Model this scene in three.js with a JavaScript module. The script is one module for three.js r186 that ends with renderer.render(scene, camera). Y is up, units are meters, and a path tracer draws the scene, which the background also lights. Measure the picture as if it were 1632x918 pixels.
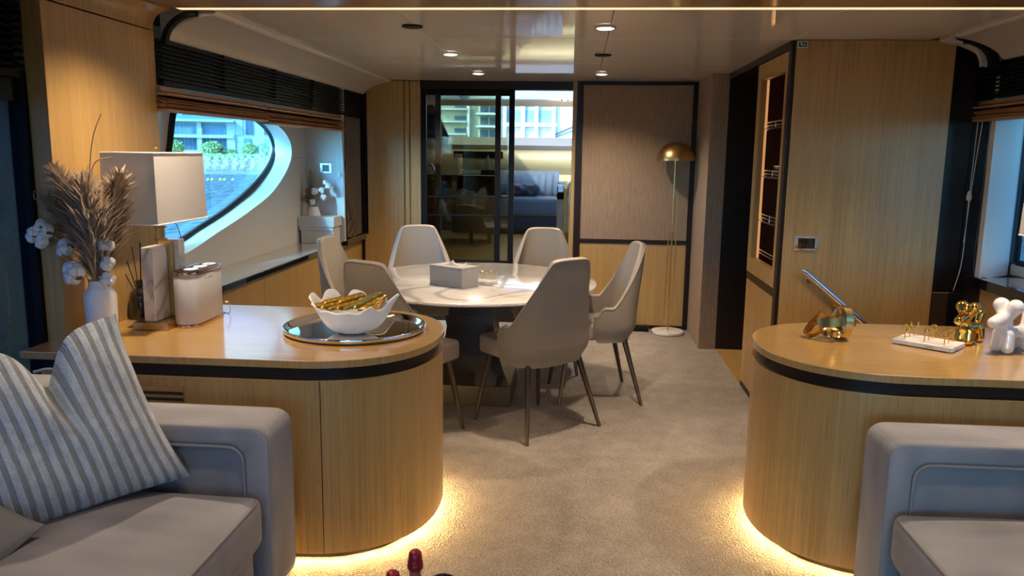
import * as THREE from 'three';
import { RoundedBoxGeometry } from 'three/addons/geometries/RoundedBoxGeometry.js';
import { mergeGeometries, mergeVertices, toCreasedNormals } from 'three/addons/utils/BufferGeometryUtils.js';
import { ImprovedNoise } from 'three/addons/math/ImprovedNoise.js';
import { MarchingCubes } from 'three/addons/objects/MarchingCubes.js';
import { Sky } from 'three/addons/objects/Sky.js';
import { RectAreaLightUniformsLib } from 'three/addons/lights/RectAreaLightUniformsLib.js';

// ---------------------------------------------------------------- camera, sky, sun, exposure
const scene = new THREE.Scene();
const EYE = 1.55;
const camera = new THREE.PerspectiveCamera(2 * Math.atan(459 / 1280) * 180 / Math.PI, 1632 / 918, 0.05, 1500);
{
  const pitch = 9.5 * Math.PI / 180, yaw = 4.62 * Math.PI / 180, roll = 0.8 * Math.PI / 180;
  const f = new THREE.Vector3(-Math.sin(yaw) * Math.cos(pitch), -Math.sin(pitch), -Math.cos(yaw) * Math.cos(pitch));
  const r0 = new THREE.Vector3(Math.cos(yaw), 0, -Math.sin(yaw)), u0 = r0.clone().cross(f);
  const r = r0.clone().multiplyScalar(Math.cos(roll)).addScaledVector(u0, Math.sin(roll));
  const u = u0.clone().multiplyScalar(Math.cos(roll)).addScaledVector(r0, -Math.sin(roll));
  camera.position.set(0, EYE, 0);
  camera.quaternion.setFromRotationMatrix(new THREE.Matrix4().makeBasis(r, u, f.clone().negate()));
}
const renderer = new THREE.WebGLRenderer({ antialias: true });
renderer.toneMapping = THREE.LinearToneMapping;
renderer.toneMappingExposure = 1.2;
renderer.shadowMap.enabled = true;
RectAreaLightUniformsLib.init();

const SUN = new THREE.Vector3(-0.42, 0.55, 0.72).normalize();
const sky = new Sky();
sky.name = 'sky';
sky.scale.setScalar(1000);
sky.material.uniforms.turbidity.value = 8;
sky.material.uniforms.rayleigh.value = 0.7;
sky.material.uniforms.mieCoefficient.value = 0.004;
sky.material.uniforms.mieDirectionalG.value = 0.75;
sky.material.uniforms.sunPosition.value.copy(SUN);
scene.add(sky);
scene.backgroundIntensity = 1.85;
scene.environmentIntensity = 1.85;

const sun = new THREE.DirectionalLight(new THREE.Color(1, 0.95, 0.86), 3.6);
sun.name = 'sun';
sun.position.copy(SUN).multiplyScalar(60);
sun.castShadow = true;
Object.assign(sun.shadow.camera, { left: -14, right: 14, top: 14, bottom: -14, near: 1, far: 120 });
sun.shadow.mapSize.set(2048, 2048);
scene.add(sun, sun.target);

const WARM = new THREE.Color(1.0, 0.79, 0.57), AMBER = new THREE.Color(1.0, 0.63, 0.22);
const DOWNLIGHT = 8.8;     // candela of a ceiling downlight
const UNDERGLOW = 210;      // radiance of the strips under the sideboards
const COVE_STRIP = 2.4;    // radiance of the strip across the ceiling

// ---------------------------------------------------------------- helpers
function mulberry(a) { return () => { a |= 0; a = (a + 0x6d2b79f5) | 0; let t = Math.imul(a ^ (a >>> 15), 1 | a); t = (t + Math.imul(t ^ (t >>> 7), 61 | t)) ^ t; return ((t ^ (t >>> 14)) >>> 0) / 4294967296; }; }
const noise3 = new ImprovedNoise();
const N = (x, y = 0, z = 0) => noise3.noise(x, y, z);
const clamp = (x, a = 0, b = 1) => Math.min(b, Math.max(a, x));
const smooth = (x, a, b) => { const t = clamp((x - a) / (b - a)); return t * t * (3 - 2 * t); };
const V = (x, y, z) => new THREE.Vector3(x, y, z);
const used = new Map();
function numbered(name) {
  const n = used.get(name) ?? 0; used.set(name, n + 1);
  return n ? name + '_' + String(n).padStart(3, '0') : name;
}
// Texture coordinates in metres: the v axis (the grain) runs upward on walls and along x (or z) on level faces.
function metric(g, grain = 'up') {
  const p = g.attributes.position, n = g.attributes.normal, uv = new Float32Array(p.count * 2);
  for (let i = 0; i < p.count; i++) {
    const x = p.getX(i), y = p.getY(i), z = p.getZ(i), ax = Math.abs(n.getX(i)), ay = Math.abs(n.getY(i)), az = Math.abs(n.getZ(i));
    let u, v;
    if (ay >= ax && ay >= az) { u = z; v = x; if (grain === 'z') { u = x; v = z; } }
    else if (ax >= az) { u = z; v = y; } else { u = x; v = y; }
    if (grain === 'along' && !(ay >= ax && ay >= az)) [u, v] = [v, u];
    uv[2 * i] = u; uv[2 * i + 1] = v;
  }
  g.setAttribute('uv', new THREE.BufferAttribute(uv, 2));
  return g;
}
function plain(g) {
  let h = g.index ? g.toNonIndexed() : g;
  if (!h.attributes.normal) h.computeVertexNormals();
  if (!h.attributes.uv) metric(h);
  for (const k of Object.keys(h.attributes)) if (!['position', 'normal', 'uv'].includes(k)) h.deleteAttribute(k);
  h.morphAttributes = {};
  return h;
}
const merged = (list) => (Array.isArray(list) ? (list.length === 1 ? plain(list[0]) : mergeGeometries(list.map(plain))) : plain(list));
function span(x0, x1, y0, y1, z0, z1, r = 0.002, grain = 'up') {
  const w = Math.abs(x1 - x0), h = Math.abs(y1 - y0), d = Math.abs(z1 - z0);
  const rr = Math.min(r, 0.45 * Math.min(w, h, d));
  const g = rr > 0 ? new RoundedBoxGeometry(w, h, d, r > 0.008 ? 4 : 1, rr) : new THREE.BoxGeometry(w, h, d);
  g.translate((x0 + x1) / 2, (y0 + y1) / 2, (z0 + z1) / 2);
  return metric(g, grain);
}
function cyl(r0, r1, a, b, seg = 20) {            // a tapered rod from a (radius r0) to b (radius r1)
  const d = b.clone().sub(a), g = new THREE.CylinderGeometry(r1, r0, d.length(), seg);
  g.applyQuaternion(new THREE.Quaternion().setFromUnitVectors(V(0, 1, 0), d.clone().normalize()));
  return g.translate((a.x + b.x) / 2, (a.y + b.y) / 2, (a.z + b.z) / 2);
}
function tube(points, r, seg = 40, rad = 8, closed = false, tension = 0.5) {
  return new THREE.TubeGeometry(new THREE.CatmullRomCurve3(points, closed, 'centripetal', tension), seg, r, rad, closed);
}
function lathe(profile, x = 0, y = 0, z = 0, seg = 40) {
  return new THREE.LatheGeometry(profile.map(([r, h]) => new THREE.Vector2(Math.max(r, 0.00001), h)), seg).translate(x, y, z);
}
function shapeOf(pts) { const s = new THREE.Shape(); pts.forEach(([x, y], i) => (i ? s.lineTo(x, y) : s.moveTo(x, y))); s.closePath(); return s; }
const pathOf = (pts) => { const s = new THREE.Path(); pts.forEach(([x, y], i) => (i ? s.lineTo(x, y) : s.moveTo(x, y))); s.closePath(); return s; };
function extrude(shape, depth, bevel = 0, seg = 12) {
  return new THREE.ExtrudeGeometry(shape, { depth: depth - 2 * bevel, bevelEnabled: bevel > 0, bevelThickness: bevel, bevelSize: bevel, bevelOffset: -bevel, bevelSegments: 2, curveSegments: seg }).translate(0, 0, bevel);
}
// outline in (x, z) lifted from y0 to y1
function slab(pts, y0, y1, bevel = 0, grain = 'up') {
  const s = shapeOf(pts.map(([x, z]) => [x, -z]));
  return metric(extrude(s, y1 - y0, bevel).rotateX(-Math.PI / 2).translate(0, y0, 0), grain);
}
// outline in (z, y) given thickness from x0 to x1
function plateX(pts, x0, x1, holes = [], bevel = 0) {
  const s = shapeOf(pts.map(([z, y]) => [-z, y]));
  for (const h of holes) s.holes.push(pathOf(h.map(([z, y]) => [-z, y])));
  return metric(extrude(s, x1 - x0, bevel).rotateY(Math.PI / 2).translate(x0, 0, 0));
}
// outline in (x, y) given thickness from z0 to z1
function plateZ(pts, z0, z1, holes = [], bevel = 0) {
  const s = shapeOf(pts);
  for (const h of holes) s.holes.push(pathOf(h));
  return metric(extrude(s, z1 - z0, bevel).translate(0, 0, z0));
}
const rect = (x0, x1, y0, y1) => [[x0, y0], [x1, y0], [x1, y1], [x0, y1]];
// grid surface from f(u, v), u and v in 0..1
function surface(f, nu, nv, closeU = false) {
  const p = [], uv = [], idx = [];
  for (let j = 0; j <= nv; j++) for (let i = 0; i <= nu; i++) { const q = f(i / nu, j / nv); p.push(q.x, q.y, q.z); uv.push(q.u ?? i / nu, q.w ?? j / nv); }
  for (let j = 0; j < nv; j++) for (let i = 0; i < nu; i++) { const a = j * (nu + 1) + i, b = a + 1, c = a + nu + 1, d = c + 1; idx.push(a, b, d, a, d, c); }
  const g = new THREE.BufferGeometry();
  g.setAttribute('position', new THREE.Float32BufferAttribute(p, 3));
  g.setAttribute('uv', new THREE.Float32BufferAttribute(uv, 2));
  g.setIndex(idx); g.computeVertexNormals();
  if (closeU) { const n = g.attributes.normal; for (let j = 0; j <= nv; j++) { const a = j * (nu + 1), b = a + nu; const m = V(n.getX(a) + n.getX(b), n.getY(a) + n.getY(b), n.getZ(a) + n.getZ(b)).normalize(); n.setXYZ(a, m.x, m.y, m.z); n.setXYZ(b, m.x, m.y, m.z); } }
  return g;
}
const flip = (g) => { const i = g.index.array; for (let k = 0; k < i.length; k += 3) [i[k], i[k + 1]] = [i[k + 1], i[k]]; g.computeVertexNormals(); return g; };
function smoothLoop(pts, n = 80) { return new THREE.CatmullRomCurve3(pts.map(([x, y]) => V(x, y, 0)), true, 'centripetal').getSpacedPoints(n).slice(0, n).map((p) => [p.x, p.y]); }

function obj(name, geometries, m, parent = scene, label) {
  const o = new THREE.Mesh(merged(geometries), m);
  o.name = parent === scene ? numbered(name) : name;
  o.castShadow = o.receiveShadow = true;
  if (label) o.userData.label = label;
  parent.add(o);
  return o;
}
function same(name, source, parent, x = 0, y = 0, z = 0) { const o = new THREE.Mesh(source.geometry ?? source, source.material); o.name = name; o.castShadow = o.receiveShadow = true; o.position.set(x, y, z); parent.add(o); return o; }
function struct(name, geometries, m, parent = scene) { const o = obj(name, geometries, m, parent); if (parent === scene) o.userData.kind = 'structure'; return o; }
function structGroup(name) { const o = new THREE.Group(); o.name = numbered(name); o.userData.kind = 'structure'; scene.add(o); return o; }
function thing(name, label, category, [x, y, z] = [0, 0, 0], turn = 0, group) {
  const o = new THREE.Group(); o.name = numbered(name); scene.add(o);
  o.position.set(x, y, z); o.rotation.y = turn; o.userData = { label, category };
  if (group) o.userData.group = group;
  return o;
}
function tag(o, label, category, group) { Object.assign(o.userData, { label, category }); if (group) o.userData.group = group; return o; }
function dup(root, [x, y, z], turn, label, group) {
  const r = root.clone(); r.name = numbered(root.name.replace(/_\d{3}$/, '')); scene.add(r); r.position.set(x, y, z); r.rotation.y = turn;
  r.userData = { ...root.userData }; if (label) r.userData.label = label; if (group) r.userData.group = group;
  return r;
}
// moves a geometry given in world metres into the frame of a thing that stands unturned at its position
const rel = (t, g) => (Array.isArray(g) ? g.map((q) => rel(t, q)) : g.translate(-t.position.x, -t.position.y, -t.position.z));

// ---------------------------------------------------------------- textures and materials
function texture(w, h, f, srgb = true, rw = 1, rh = 1) {      // f(x, y) in 0..1 -> [r, g, b] or a number, 0..1; rw, rh: metres that one tile covers
  const d = new Uint8Array(w * h * 4);
  for (let y = 0; y < h; y++) for (let x = 0; x < w; x++) {
    const c = f(x / w, y / h), k = (y * w + x) * 4, a = Array.isArray(c) ? c : [c, c, c];
    d[k] = 255 * clamp(a[0]); d[k + 1] = 255 * clamp(a[1]); d[k + 2] = 255 * clamp(a[2]); d[k + 3] = 255;
  }
  const t = new THREE.DataTexture(d, w, h);
  t.wrapS = t.wrapT = THREE.RepeatWrapping; t.magFilter = THREE.LinearFilter; t.minFilter = THREE.LinearMipmapLinearFilter; t.generateMipmaps = true;
  if (srgb) t.colorSpace = THREE.SRGBColorSpace;
  t.repeat.set(1 / rw, 1 / rh); t.needsUpdate = true;
  return t;
}
// noise that tiles over 0..1
const tile = (x, y, fx, fy, s = 0) => {
  const a = x * 2 * Math.PI, r = fx / (2 * Math.PI), b = y * fy;
  const n = (yy) => N(Math.cos(a) * r + 7.3 + s, yy + 31.7 * s, Math.sin(a) * r + 3.1 + s);
  const t = y; return n(b) * (1 - t) + n(b - fy) * t;
};
const mix3 = (a, b, t) => a.map((v, i) => v + (b[i] - v) * t);
const std = (o) => new THREE.MeshStandardMaterial(o), phys = (o) => new THREE.MeshPhysicalMaterial(o);
const rgb = (r, g, b) => new THREE.Color().setRGB(r, g, b);

const oakTex = texture(1024, 512, (x, y) => {
  let g = 0.5 + 0.42 * tile(x, y, 9, 0.7, 1) + 0.4 * tile(x, y, 60, 1.4, 2) + 0.36 * tile(x, y, 190, 2.2, 3);
  const pore = smooth(tile(x, y, 300, 9, 4), 0.28, 0.5);
  return mix3(mix3([0.61, 0.47, 0.258], [0.745, 0.605, 0.372], clamp(g)), [0.47, 0.35, 0.19], 0.55 * pore);
}, true, 0.7, 1.1);
const carpetBump = texture(1024, 1024, (x, y) => 0.5 + 0.6 * tile(x, y, 120, 120, 5) + 0.35 * tile(x, y, 260, 260, 6) + 0.2 * tile(x, y, 40, 40, 7), false, 0.9, 0.9);
const carpetTex = texture(1024, 1024, (x, y) => {
  const g = 0.5 + 0.6 * tile(x, y, 170, 170, 8) + 0.14 * tile(x, y, 4, 4, 9) + 0.2 * tile(x, y, 13, 13, 10);
  return mix3([0.56, 0.52, 0.48], [0.81, 0.77, 0.73], clamp(g));
}, true, 1.3, 1.3);
const fabricTex = texture(512, 512, (x, y) => {
  const g = 0.5 + 0.5 * tile(x, y, 110, 7, 11) + 0.35 * tile(x, y, 40, 5, 12);
  return mix3([0.51, 0.425, 0.35], [0.625, 0.535, 0.45], clamp(g));
}, true, 0.6, 0.6);
const marbleTex = texture(512, 512, (x, y) => {
  const w = tile(x, y, 3, 3, 13), v = Math.abs(tile(x, y, 2.2, 2.2, 14) + 0.6 * w * 0.6), v2 = Math.abs(tile(x, y, 5, 5, 15) + 0.3 * w);
  const k = 0.45 * (1 - smooth(v, 0, 0.07)) + 0.25 * (1 - smooth(v2, 0, 0.035)) + 0.18 * clamp(0.5 + w);
  return mix3([0.90, 0.885, 0.865], [0.52, 0.49, 0.47], clamp(k));
}, true, 1.1, 1.1);
const weaveBump = texture(256, 256, (x, y) => {
  const i = Math.floor(x * 10), j = Math.floor(y * 10), u = x * 10 - i - 0.5, v = y * 10 - j - 0.5;
  return (i + j) % 2 ? 1 - 3.2 * u * u - 0.6 * v * v : 1 - 3.2 * v * v - 0.6 * u * u - 0.12;
}, false, 0.1, 0.1);
const velvetTex = texture(512, 512, (x, y) => {
  const g = 0.5 + 0.55 * tile(x, y, 4, 6, 16) + 0.45 * tile(x, y, 14, 5, 17) + 0.12 * tile(x, y, 120, 120, 18);
  return mix3([0.465, 0.465, 0.485], [0.62, 0.615, 0.63], clamp(g));
}, true, 1.1, 1.1);
const fineBump = texture(256, 256, (x, y) => 0.5 + 0.6 * tile(x, y, 60, 60, 19) + 0.3 * tile(x, y, 120, 120, 20), false, 0.12, 0.12);
const stripeTex = texture(512, 256, (x, y) => {
  const k = (x * 8) % 1, e = 0.05 * tile(x, y, 60, 40, 21), chenille = smooth(k + e, 0.06, 0.14) * (1 - smooth(k + e, 0.68, 0.76));
  const g = 0.5 + 0.8 * tile(x, y, 90, 90, 22) + 0.5 * tile(x, y, 20, 9, 23);
  return mix3(mix3([0.53, 0.53, 0.53], [0.63, 0.625, 0.62], clamp(g)), mix3([0.66, 0.69, 0.72], [0.83, 0.86, 0.885], clamp(g)), chenille);
}, true, 0.30, 0.30);
const stripeBump = texture(512, 256, (x, y) => {
  const k = (x * 8) % 1, chenille = smooth(k, 0.06, 0.2) * (1 - smooth(k, 0.58, 0.72));
  return 0.2 + 0.6 * chenille + 0.25 * chenille * tile(x, y, 200, 200, 24) + (1 - chenille) * 0.1 * Math.sin(x * 8 * 40);
}, false, 0.30, 0.30);
const reedTex = texture(256, 512, (x, y) => mix3([0.46, 0.28, 0.15], [0.72, 0.49, 0.30], clamp(0.5 + 0.7 * tile(x, y, 40, 6, 25) + 0.6 * tile(x, y, 6, 60, 26))), true, 0.3, 0.5);
const leafTex = texture(128, 128, (x, y) => mix3([0.50, 0.56, 0.32], [0.85, 0.87, 0.58], clamp(0.5 + 0.9 * tile(x, y, 12, 12, 27))), true, 1, 1);
const foilTex = texture(256, 256, (x, y) => mix3([0.42, 0.30, 0.06], [0.86, 0.70, 0.25], clamp(0.5 + 0.9 * tile(x, y, 7, 18, 28) + 0.5 * tile(x, y, 26, 26, 29))), true, 0.12, 0.12);
const waterBump = texture(512, 512, (x, y) => 0.5 + 0.5 * tile(x, y, 14, 26, 30) + 0.4 * tile(x, y, 40, 70, 31), false, 30, 30);
const sandTex = texture(256, 256, (x, y) => mix3([0.54, 0.49, 0.42], [0.67, 0.62, 0.54], clamp(0.5 + 0.8 * tile(x, y, 20, 20, 32))), true, 20, 20);

const M = {
  oak: phys({ name: 'oak veneer', map: oakTex, roughness: 0.42, clearcoat: 0.25, clearcoatRoughness: 0.25 }),
  oakPolished: phys({ name: 'lacquered oak', map: oakTex, roughness: 0.34, clearcoat: 1, clearcoatRoughness: 0.12 }),
  ebony: phys({ name: 'dark lacquer', color: rgb(0.016, 0.009, 0.007), specularIntensity: 0.35, roughness: 0.42, clearcoat: 0.15, clearcoatRoughness: 0.2 }),
  black: phys({ name: 'black satin', color: rgb(0.008, 0.008, 0.009), roughness: 0.5, specularIntensity: 0.22 }),
  blackGloss: phys({ name: 'black glass', color: rgb(0.006, 0.007, 0.009), roughness: 0.04, clearcoat: 1, clearcoatRoughness: 0.02 }),
  lacquer: phys({ name: 'ceiling lacquer', color: rgb(0.66, 0.60, 0.52), roughness: 0.03, ior: 1.9 }),
  cove: phys({ name: 'cream moulding', color: rgb(0.56, 0.52, 0.46), roughness: 0.3, clearcoat: 0.5, clearcoatRoughness: 0.12 }),
  hull: phys({ name: 'white hull lining', color: rgb(0.68, 0.64, 0.56), roughness: 0.35, clearcoat: 0.2, clearcoatRoughness: 0.2 }),
  lining: std({ name: 'white panel', color: rgb(0.55, 0.545, 0.53), roughness: 0.55 }),
  carpet: std({ name: 'carpet', map: carpetTex, bumpMap: carpetBump, bumpScale: 0.018, roughness: 1 }),
  wallFabric: std({ name: 'wall fabric', map: fabricTex, bumpMap: fineBump, bumpScale: 0.0008, roughness: 0.95 }),
  marble: phys({ name: 'polished marble', map: marbleTex, roughness: 0.2, clearcoat: 1, clearcoatRoughness: 0.03 }),
  marbleSatin: phys({ name: 'white marble', map: (() => { const c = marbleTex.clone(); c.repeat.set(1.7, 1.7); c.offset.set(0.21, 0.58); c.needsUpdate = true; return c; })(), roughness: 0.3, clearcoat: 0.3 }),
  stone: phys({ name: 'grey stone', color: rgb(0.42, 0.42, 0.41), roughness: 0.16, clearcoat: 0.8, clearcoatRoughness: 0.06 }),
  brass: std({ name: 'brushed brass', color: rgb(0.60, 0.41, 0.17), metalness: 1, roughness: 0.3 }),
  gold: std({ name: 'polished gold', color: rgb(0.70, 0.43, 0.09), metalness: 1, roughness: 0.1 }),
  goldSatin: std({ name: 'satin gold', color: rgb(0.66, 0.45, 0.15), metalness: 1, roughness: 0.26 }),
  chrome: std({ name: 'chrome', color: rgb(0.75, 0.74, 0.73), metalness: 1, roughness: 0.08 }),
  mirror: std({ name: 'mirror', color: rgb(0.80, 0.79, 0.78), metalness: 1, roughness: 0.015 }),
  rose: std({ name: 'rose gold', color: rgb(0.62, 0.36, 0.25), metalness: 1, roughness: 0.16 }),
  leather: phys({ name: 'taupe leather', color: rgb(0.33, 0.28, 0.222), roughness: 0.42, clearcoat: 0.15, clearcoatRoughness: 0.35, bumpMap: fineBump, bumpScale: 0.0003 }),
  weave: std({ name: 'woven upholstery', color: rgb(0.275, 0.225, 0.16), roughness: 0.75, bumpMap: weaveBump, bumpScale: 0.0022 }),
  piping: std({ name: 'taupe piping', color: rgb(0.30, 0.26, 0.22), roughness: 0.6 }),
  bronze: std({ name: 'dark bronze', color: rgb(0.055, 0.042, 0.034), metalness: 0.6, roughness: 0.38 }),
  pedestal: phys({ name: 'black stained pedestal', color: rgb(0.012, 0.009, 0.008), roughness: 0.32, clearcoat: 0.2, clearcoatRoughness: 0.2 }),
  goldLeather: phys({ name: 'honey padded panel', color: rgb(0.74, 0.53, 0.24), roughness: 0.5 }),
  velvet: phys({ name: 'grey velvet', map: velvetTex, roughness: 0.9, sheen: 0.6, sheenRoughness: 0.45, sheenColor: rgb(0.7, 0.68, 0.7), bumpMap: fineBump, bumpScale: 0.0004 }),
  velvetPiping: phys({ name: 'velvet piping', color: rgb(0.24, 0.235, 0.24), roughness: 0.85, sheen: 0.4, sheenRoughness: 0.5 }),
  stripes: phys({ name: 'striped chenille', map: stripeTex, bumpMap: stripeBump, bumpScale: 0.005, roughness: 0.9, sheen: 0.5, sheenRoughness: 0.5 }),
  greyPillow: std({ name: 'grey satin weave', color: rgb(0.22, 0.21, 0.205), roughness: 0.6, bumpMap: fineBump, bumpScale: 0.0004 }),
  paleBand: std({ name: 'pale woven band', color: rgb(0.55, 0.53, 0.50), roughness: 0.7, bumpMap: fineBump, bumpScale: 0.0004 }),
  ceramic: phys({ name: 'white ceramic', color: rgb(0.75, 0.75, 0.74), roughness: 0.5 }),
  glazed: phys({ name: 'glazed white ceramic', color: rgb(0.66, 0.635, 0.62), roughness: 0.12, clearcoat: 1, clearcoatRoughness: 0.05 }),
  plastic: phys({ name: 'white shell', color: rgb(0.54, 0.53, 0.52), roughness: 0.4 }),
  shade: phys({ name: 'lampshade linen', color: rgb(0.55, 0.535, 0.52), roughness: 0.95, transmission: 0.3, thickness: 0, bumpMap: fineBump, bumpScale: 0.0003 }),
  reed: std({ name: 'bamboo reed', map: reedTex, roughness: 0.65 }),
  reedRail: std({ name: 'bamboo batten', color: rgb(0.38, 0.21, 0.11), roughness: 0.5 }),
  cord: std({ name: 'white cord', color: rgb(0.62, 0.6, 0.56), roughness: 0.7 }),
  darkCord: std({ name: 'grey cord', color: rgb(0.10, 0.095, 0.09), roughness: 0.6 }),
  plume: phys({ name: 'dried pampas', color: rgb(0.47, 0.365, 0.26), roughness: 1, transmission: 0.35, thickness: 0, side: THREE.DoubleSide }),
  plumeDark: phys({ name: 'dried grass', color: rgb(0.32, 0.235, 0.16), roughness: 1, side: THREE.DoubleSide }),
  cotton: std({ name: 'cotton', color: rgb(0.80, 0.78, 0.76), roughness: 1, bumpMap: fineBump, bumpScale: 0.002 }),
  husk: std({ name: 'cotton husk', color: rgb(0.10, 0.065, 0.04), roughness: 0.9 }),
  jar: phys({ name: 'black glass jar', color: rgb(0.008, 0.008, 0.009), roughness: 0.08, clearcoat: 1 }),
  foil: std({ name: 'gold foil', map: foilTex, metalness: 0.65, roughness: 0.34 }),
  foilGreen: std({ name: 'olive foil', color: rgb(0.22, 0.19, 0.05), metalness: 0.6, roughness: 0.36 }),
  tissueBox: phys({ name: 'grey leatherette', color: rgb(0.36, 0.35, 0.325), roughness: 0.5 }),
  paper: phys({ name: 'tissue paper', color: rgb(0.82, 0.81, 0.79), roughness: 1, transmission: 0.3, thickness: 0, side: THREE.DoubleSide }),
  cardBox: std({ name: 'pale card', color: rgb(0.52, 0.51, 0.48), roughness: 0.8 }),
  redCap: phys({ name: 'red foil cap', color: rgb(0.30, 0.012, 0.025), roughness: 0.35, metalness: 0.3 }),
  redGlass: phys({ name: 'pink wine bottle', color: rgb(0.30, 0.075, 0.06), roughness: 0.12, clearcoat: 1 }),
  glassBlue: phys({ name: 'tinted window glass', color: rgb(0.60, 0.91, 0.97), roughness: 0, transmission: 1, thickness: 0, ior: 1.5 }),
  glassClear: phys({ name: 'clear glass', color: rgb(0.92, 0.97, 0.97), roughness: 0, transmission: 1, thickness: 0, ior: 1.5 }),
  glassPale: phys({ name: 'pale tinted glass', color: rgb(0.52, 0.66, 0.69), roughness: 0, transmission: 1, thickness: 0, ior: 1.5 }),
  glassSun: phys({ name: 'dark sun glass', color: rgb(0.10, 0.135, 0.19), roughness: 0, transmission: 1, thickness: 0, ior: 1.5 }),
  glassAft: phys({ name: 'grey deck door glass', color: rgb(0.48, 0.57, 0.61), roughness: 0, transmission: 1, thickness: 0, ior: 1.5 }),
  glassDark: phys({ name: 'smoked glass', color: rgb(0.81, 0.83, 0.73), roughness: 0, transmission: 1, thickness: 0, ior: 1.5 }),
  glassShelf: phys({ name: 'shelf glass', color: rgb(0.85, 0.88, 0.86), roughness: 0.02, transmission: 1, thickness: 0 }),
  mahogany: phys({ name: 'red brown lining', color: rgb(0.075, 0.022, 0.012), roughness: 0.3, clearcoat: 0.4 }),
  gasket: std({ name: 'black gasket', color: rgb(0.012, 0.012, 0.013), roughness: 0.5 }),
  glowWarm: std({ name: 'warm lamp face', color: rgb(0.8, 0.7, 0.6), emissive: rgb(1.0, 0.88, 0.74), emissiveIntensity: 3.0, roughness: 0.6 }),
  glowStrip: std({ name: 'ceiling strip diffuser', color: rgb(0.7, 0.5, 0.4), emissive: rgb(0.86, 0.54, 0.32), emissiveIntensity: 1.3, roughness: 0.6 }),
  glowAmber: std({ name: 'amber strip diffuser', color: rgb(0.7, 0.5, 0.3), emissive: rgb(1.0, 0.62, 0.22), emissiveIntensity: 2.0, roughness: 0.6 }),
  glowCabinet: std({ name: 'cabinet strip diffuser', color: rgb(0.6, 0.4, 0.2), emissive: rgb(1.0, 0.45, 0.16), emissiveIntensity: 0.45, roughness: 0.6 }),
};
// an area light just in front of a glowing face: centre, size (along x or z), facing
function areaLight(name, color, radiance, w, h, at, towards) {
  const l = new THREE.RectAreaLight(color, radiance, w, h); l.name = name; l.position.copy(at); l.lookAt(towards); scene.add(l); return l;
}
// ---------------------------------------------------------------- the setting: floor, ceiling, walls
const CEIL = 2.18, WL = -1.95, WP = -1.983, ZB = -7.27;                     // ceiling height, left wall face, rear bulkhead
struct('floor', span(-2.75, 2.75, -0.12, 0, -7.45, 2.3, 0), M.carpet);
struct('floor', span(1.142, 2.05, 0.0005, 0.006, -6.48, -5.485, 0, 'z'), M.oak);

{ // ceiling: lacquered panels with open joints over a dark backing, oak panels on the near side of the light strip
  const c = struct('ceiling', span(-2.75, 2.75, 2.206, 2.32, -7.45, 2.3, 0), M.black);
  const xs = [-1.70, -0.85, 0.135, 1.145, 1.86], zs = [-3.71, -4.61, -5.85, ZB], g = 0.002;
  for (let i = 0; i < 4; i++) for (let j = 0; j < 3; j++) obj('ceiling_panel', span(xs[i] + g, xs[i + 1] - g, CEIL, 2.204, zs[j] - g, zs[j + 1] + g, 0.0015), M.lacquer, c);
  for (const [x0, x1] of [[-1.86, -0.62], [-0.616, 0.9], [0.904, 2.2]]) obj('oak_panel', span(x0, x1, CEIL, 2.204, -3.638, 2.1, 0.0015, 'z'), M.oakPolished, c);
  obj('joint_strip', span(1.862, 2.74, CEIL + 0.012, 2.204, ZB, -3.71, 0), M.lacquer, c);
}
{ // the strip of light across the ceiling
  const s = thing('ceiling_light_strip', 'long warm strip of light set flush across the whole ceiling', 'light', [0, 2.178, -3.674]);
  obj('diffuser', span(-1.84, 2.1, 0, 0.02, -0.026, 0.026, 0.003), M.glowStrip, s);
  obj('channel', [span(-1.85, 2.11, 0.0005, 0.024, 0.027, 0.034, 0), span(-1.85, 2.11, 0.0005, 0.024, -0.034, -0.027, 0)], M.brass, s);
  areaLight('ceiling_strip_light', WARM, COVE_STRIP, 3.9, 0.05, V(0.13, 2.172, -3.674), V(0.13, 0, -3.674));
}
// cream mouldings between ceiling and side walls, in two runs on the right
function coveRun(name, side, wall, z0, z1) {
  const p = [[-0.255, 2.2], [-0.255, 2.178], [-0.235, 2.166], [-0.20, 2.160], [-0.145, 2.146], [-0.085, 2.122], [-0.04, 2.096], [-0.012, 2.068], [0.0, 2.058], [0.02, 2.058], [0.02, 2.2]];
  const s = new THREE.Shape(); s.moveTo(...p[0]); s.lineTo(...p[1]); s.splineThru(p.slice(2, 9).map(([x, y]) => new THREE.Vector2(x, y))); s.lineTo(...p[9]); s.lineTo(...p[10]); s.closePath();
  const g = extrude(s, z1 - z0, 0, 10);
  if (side < 0) { g.rotateY(Math.PI); g.translate(wall, 0, z1); } else g.translate(wall, 0, z0);
  return struct(name, toCreasedNormals(g, 0.6), M.cove);
}
coveRun('trim_1', -1, WL, ZB + 0.002, -3.755);
coveRun('trim_2', 1, 2.15, -4.44, -1.2);
coveRun('trim_2', 1, 2.15, -4.62, -4.50);
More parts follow.
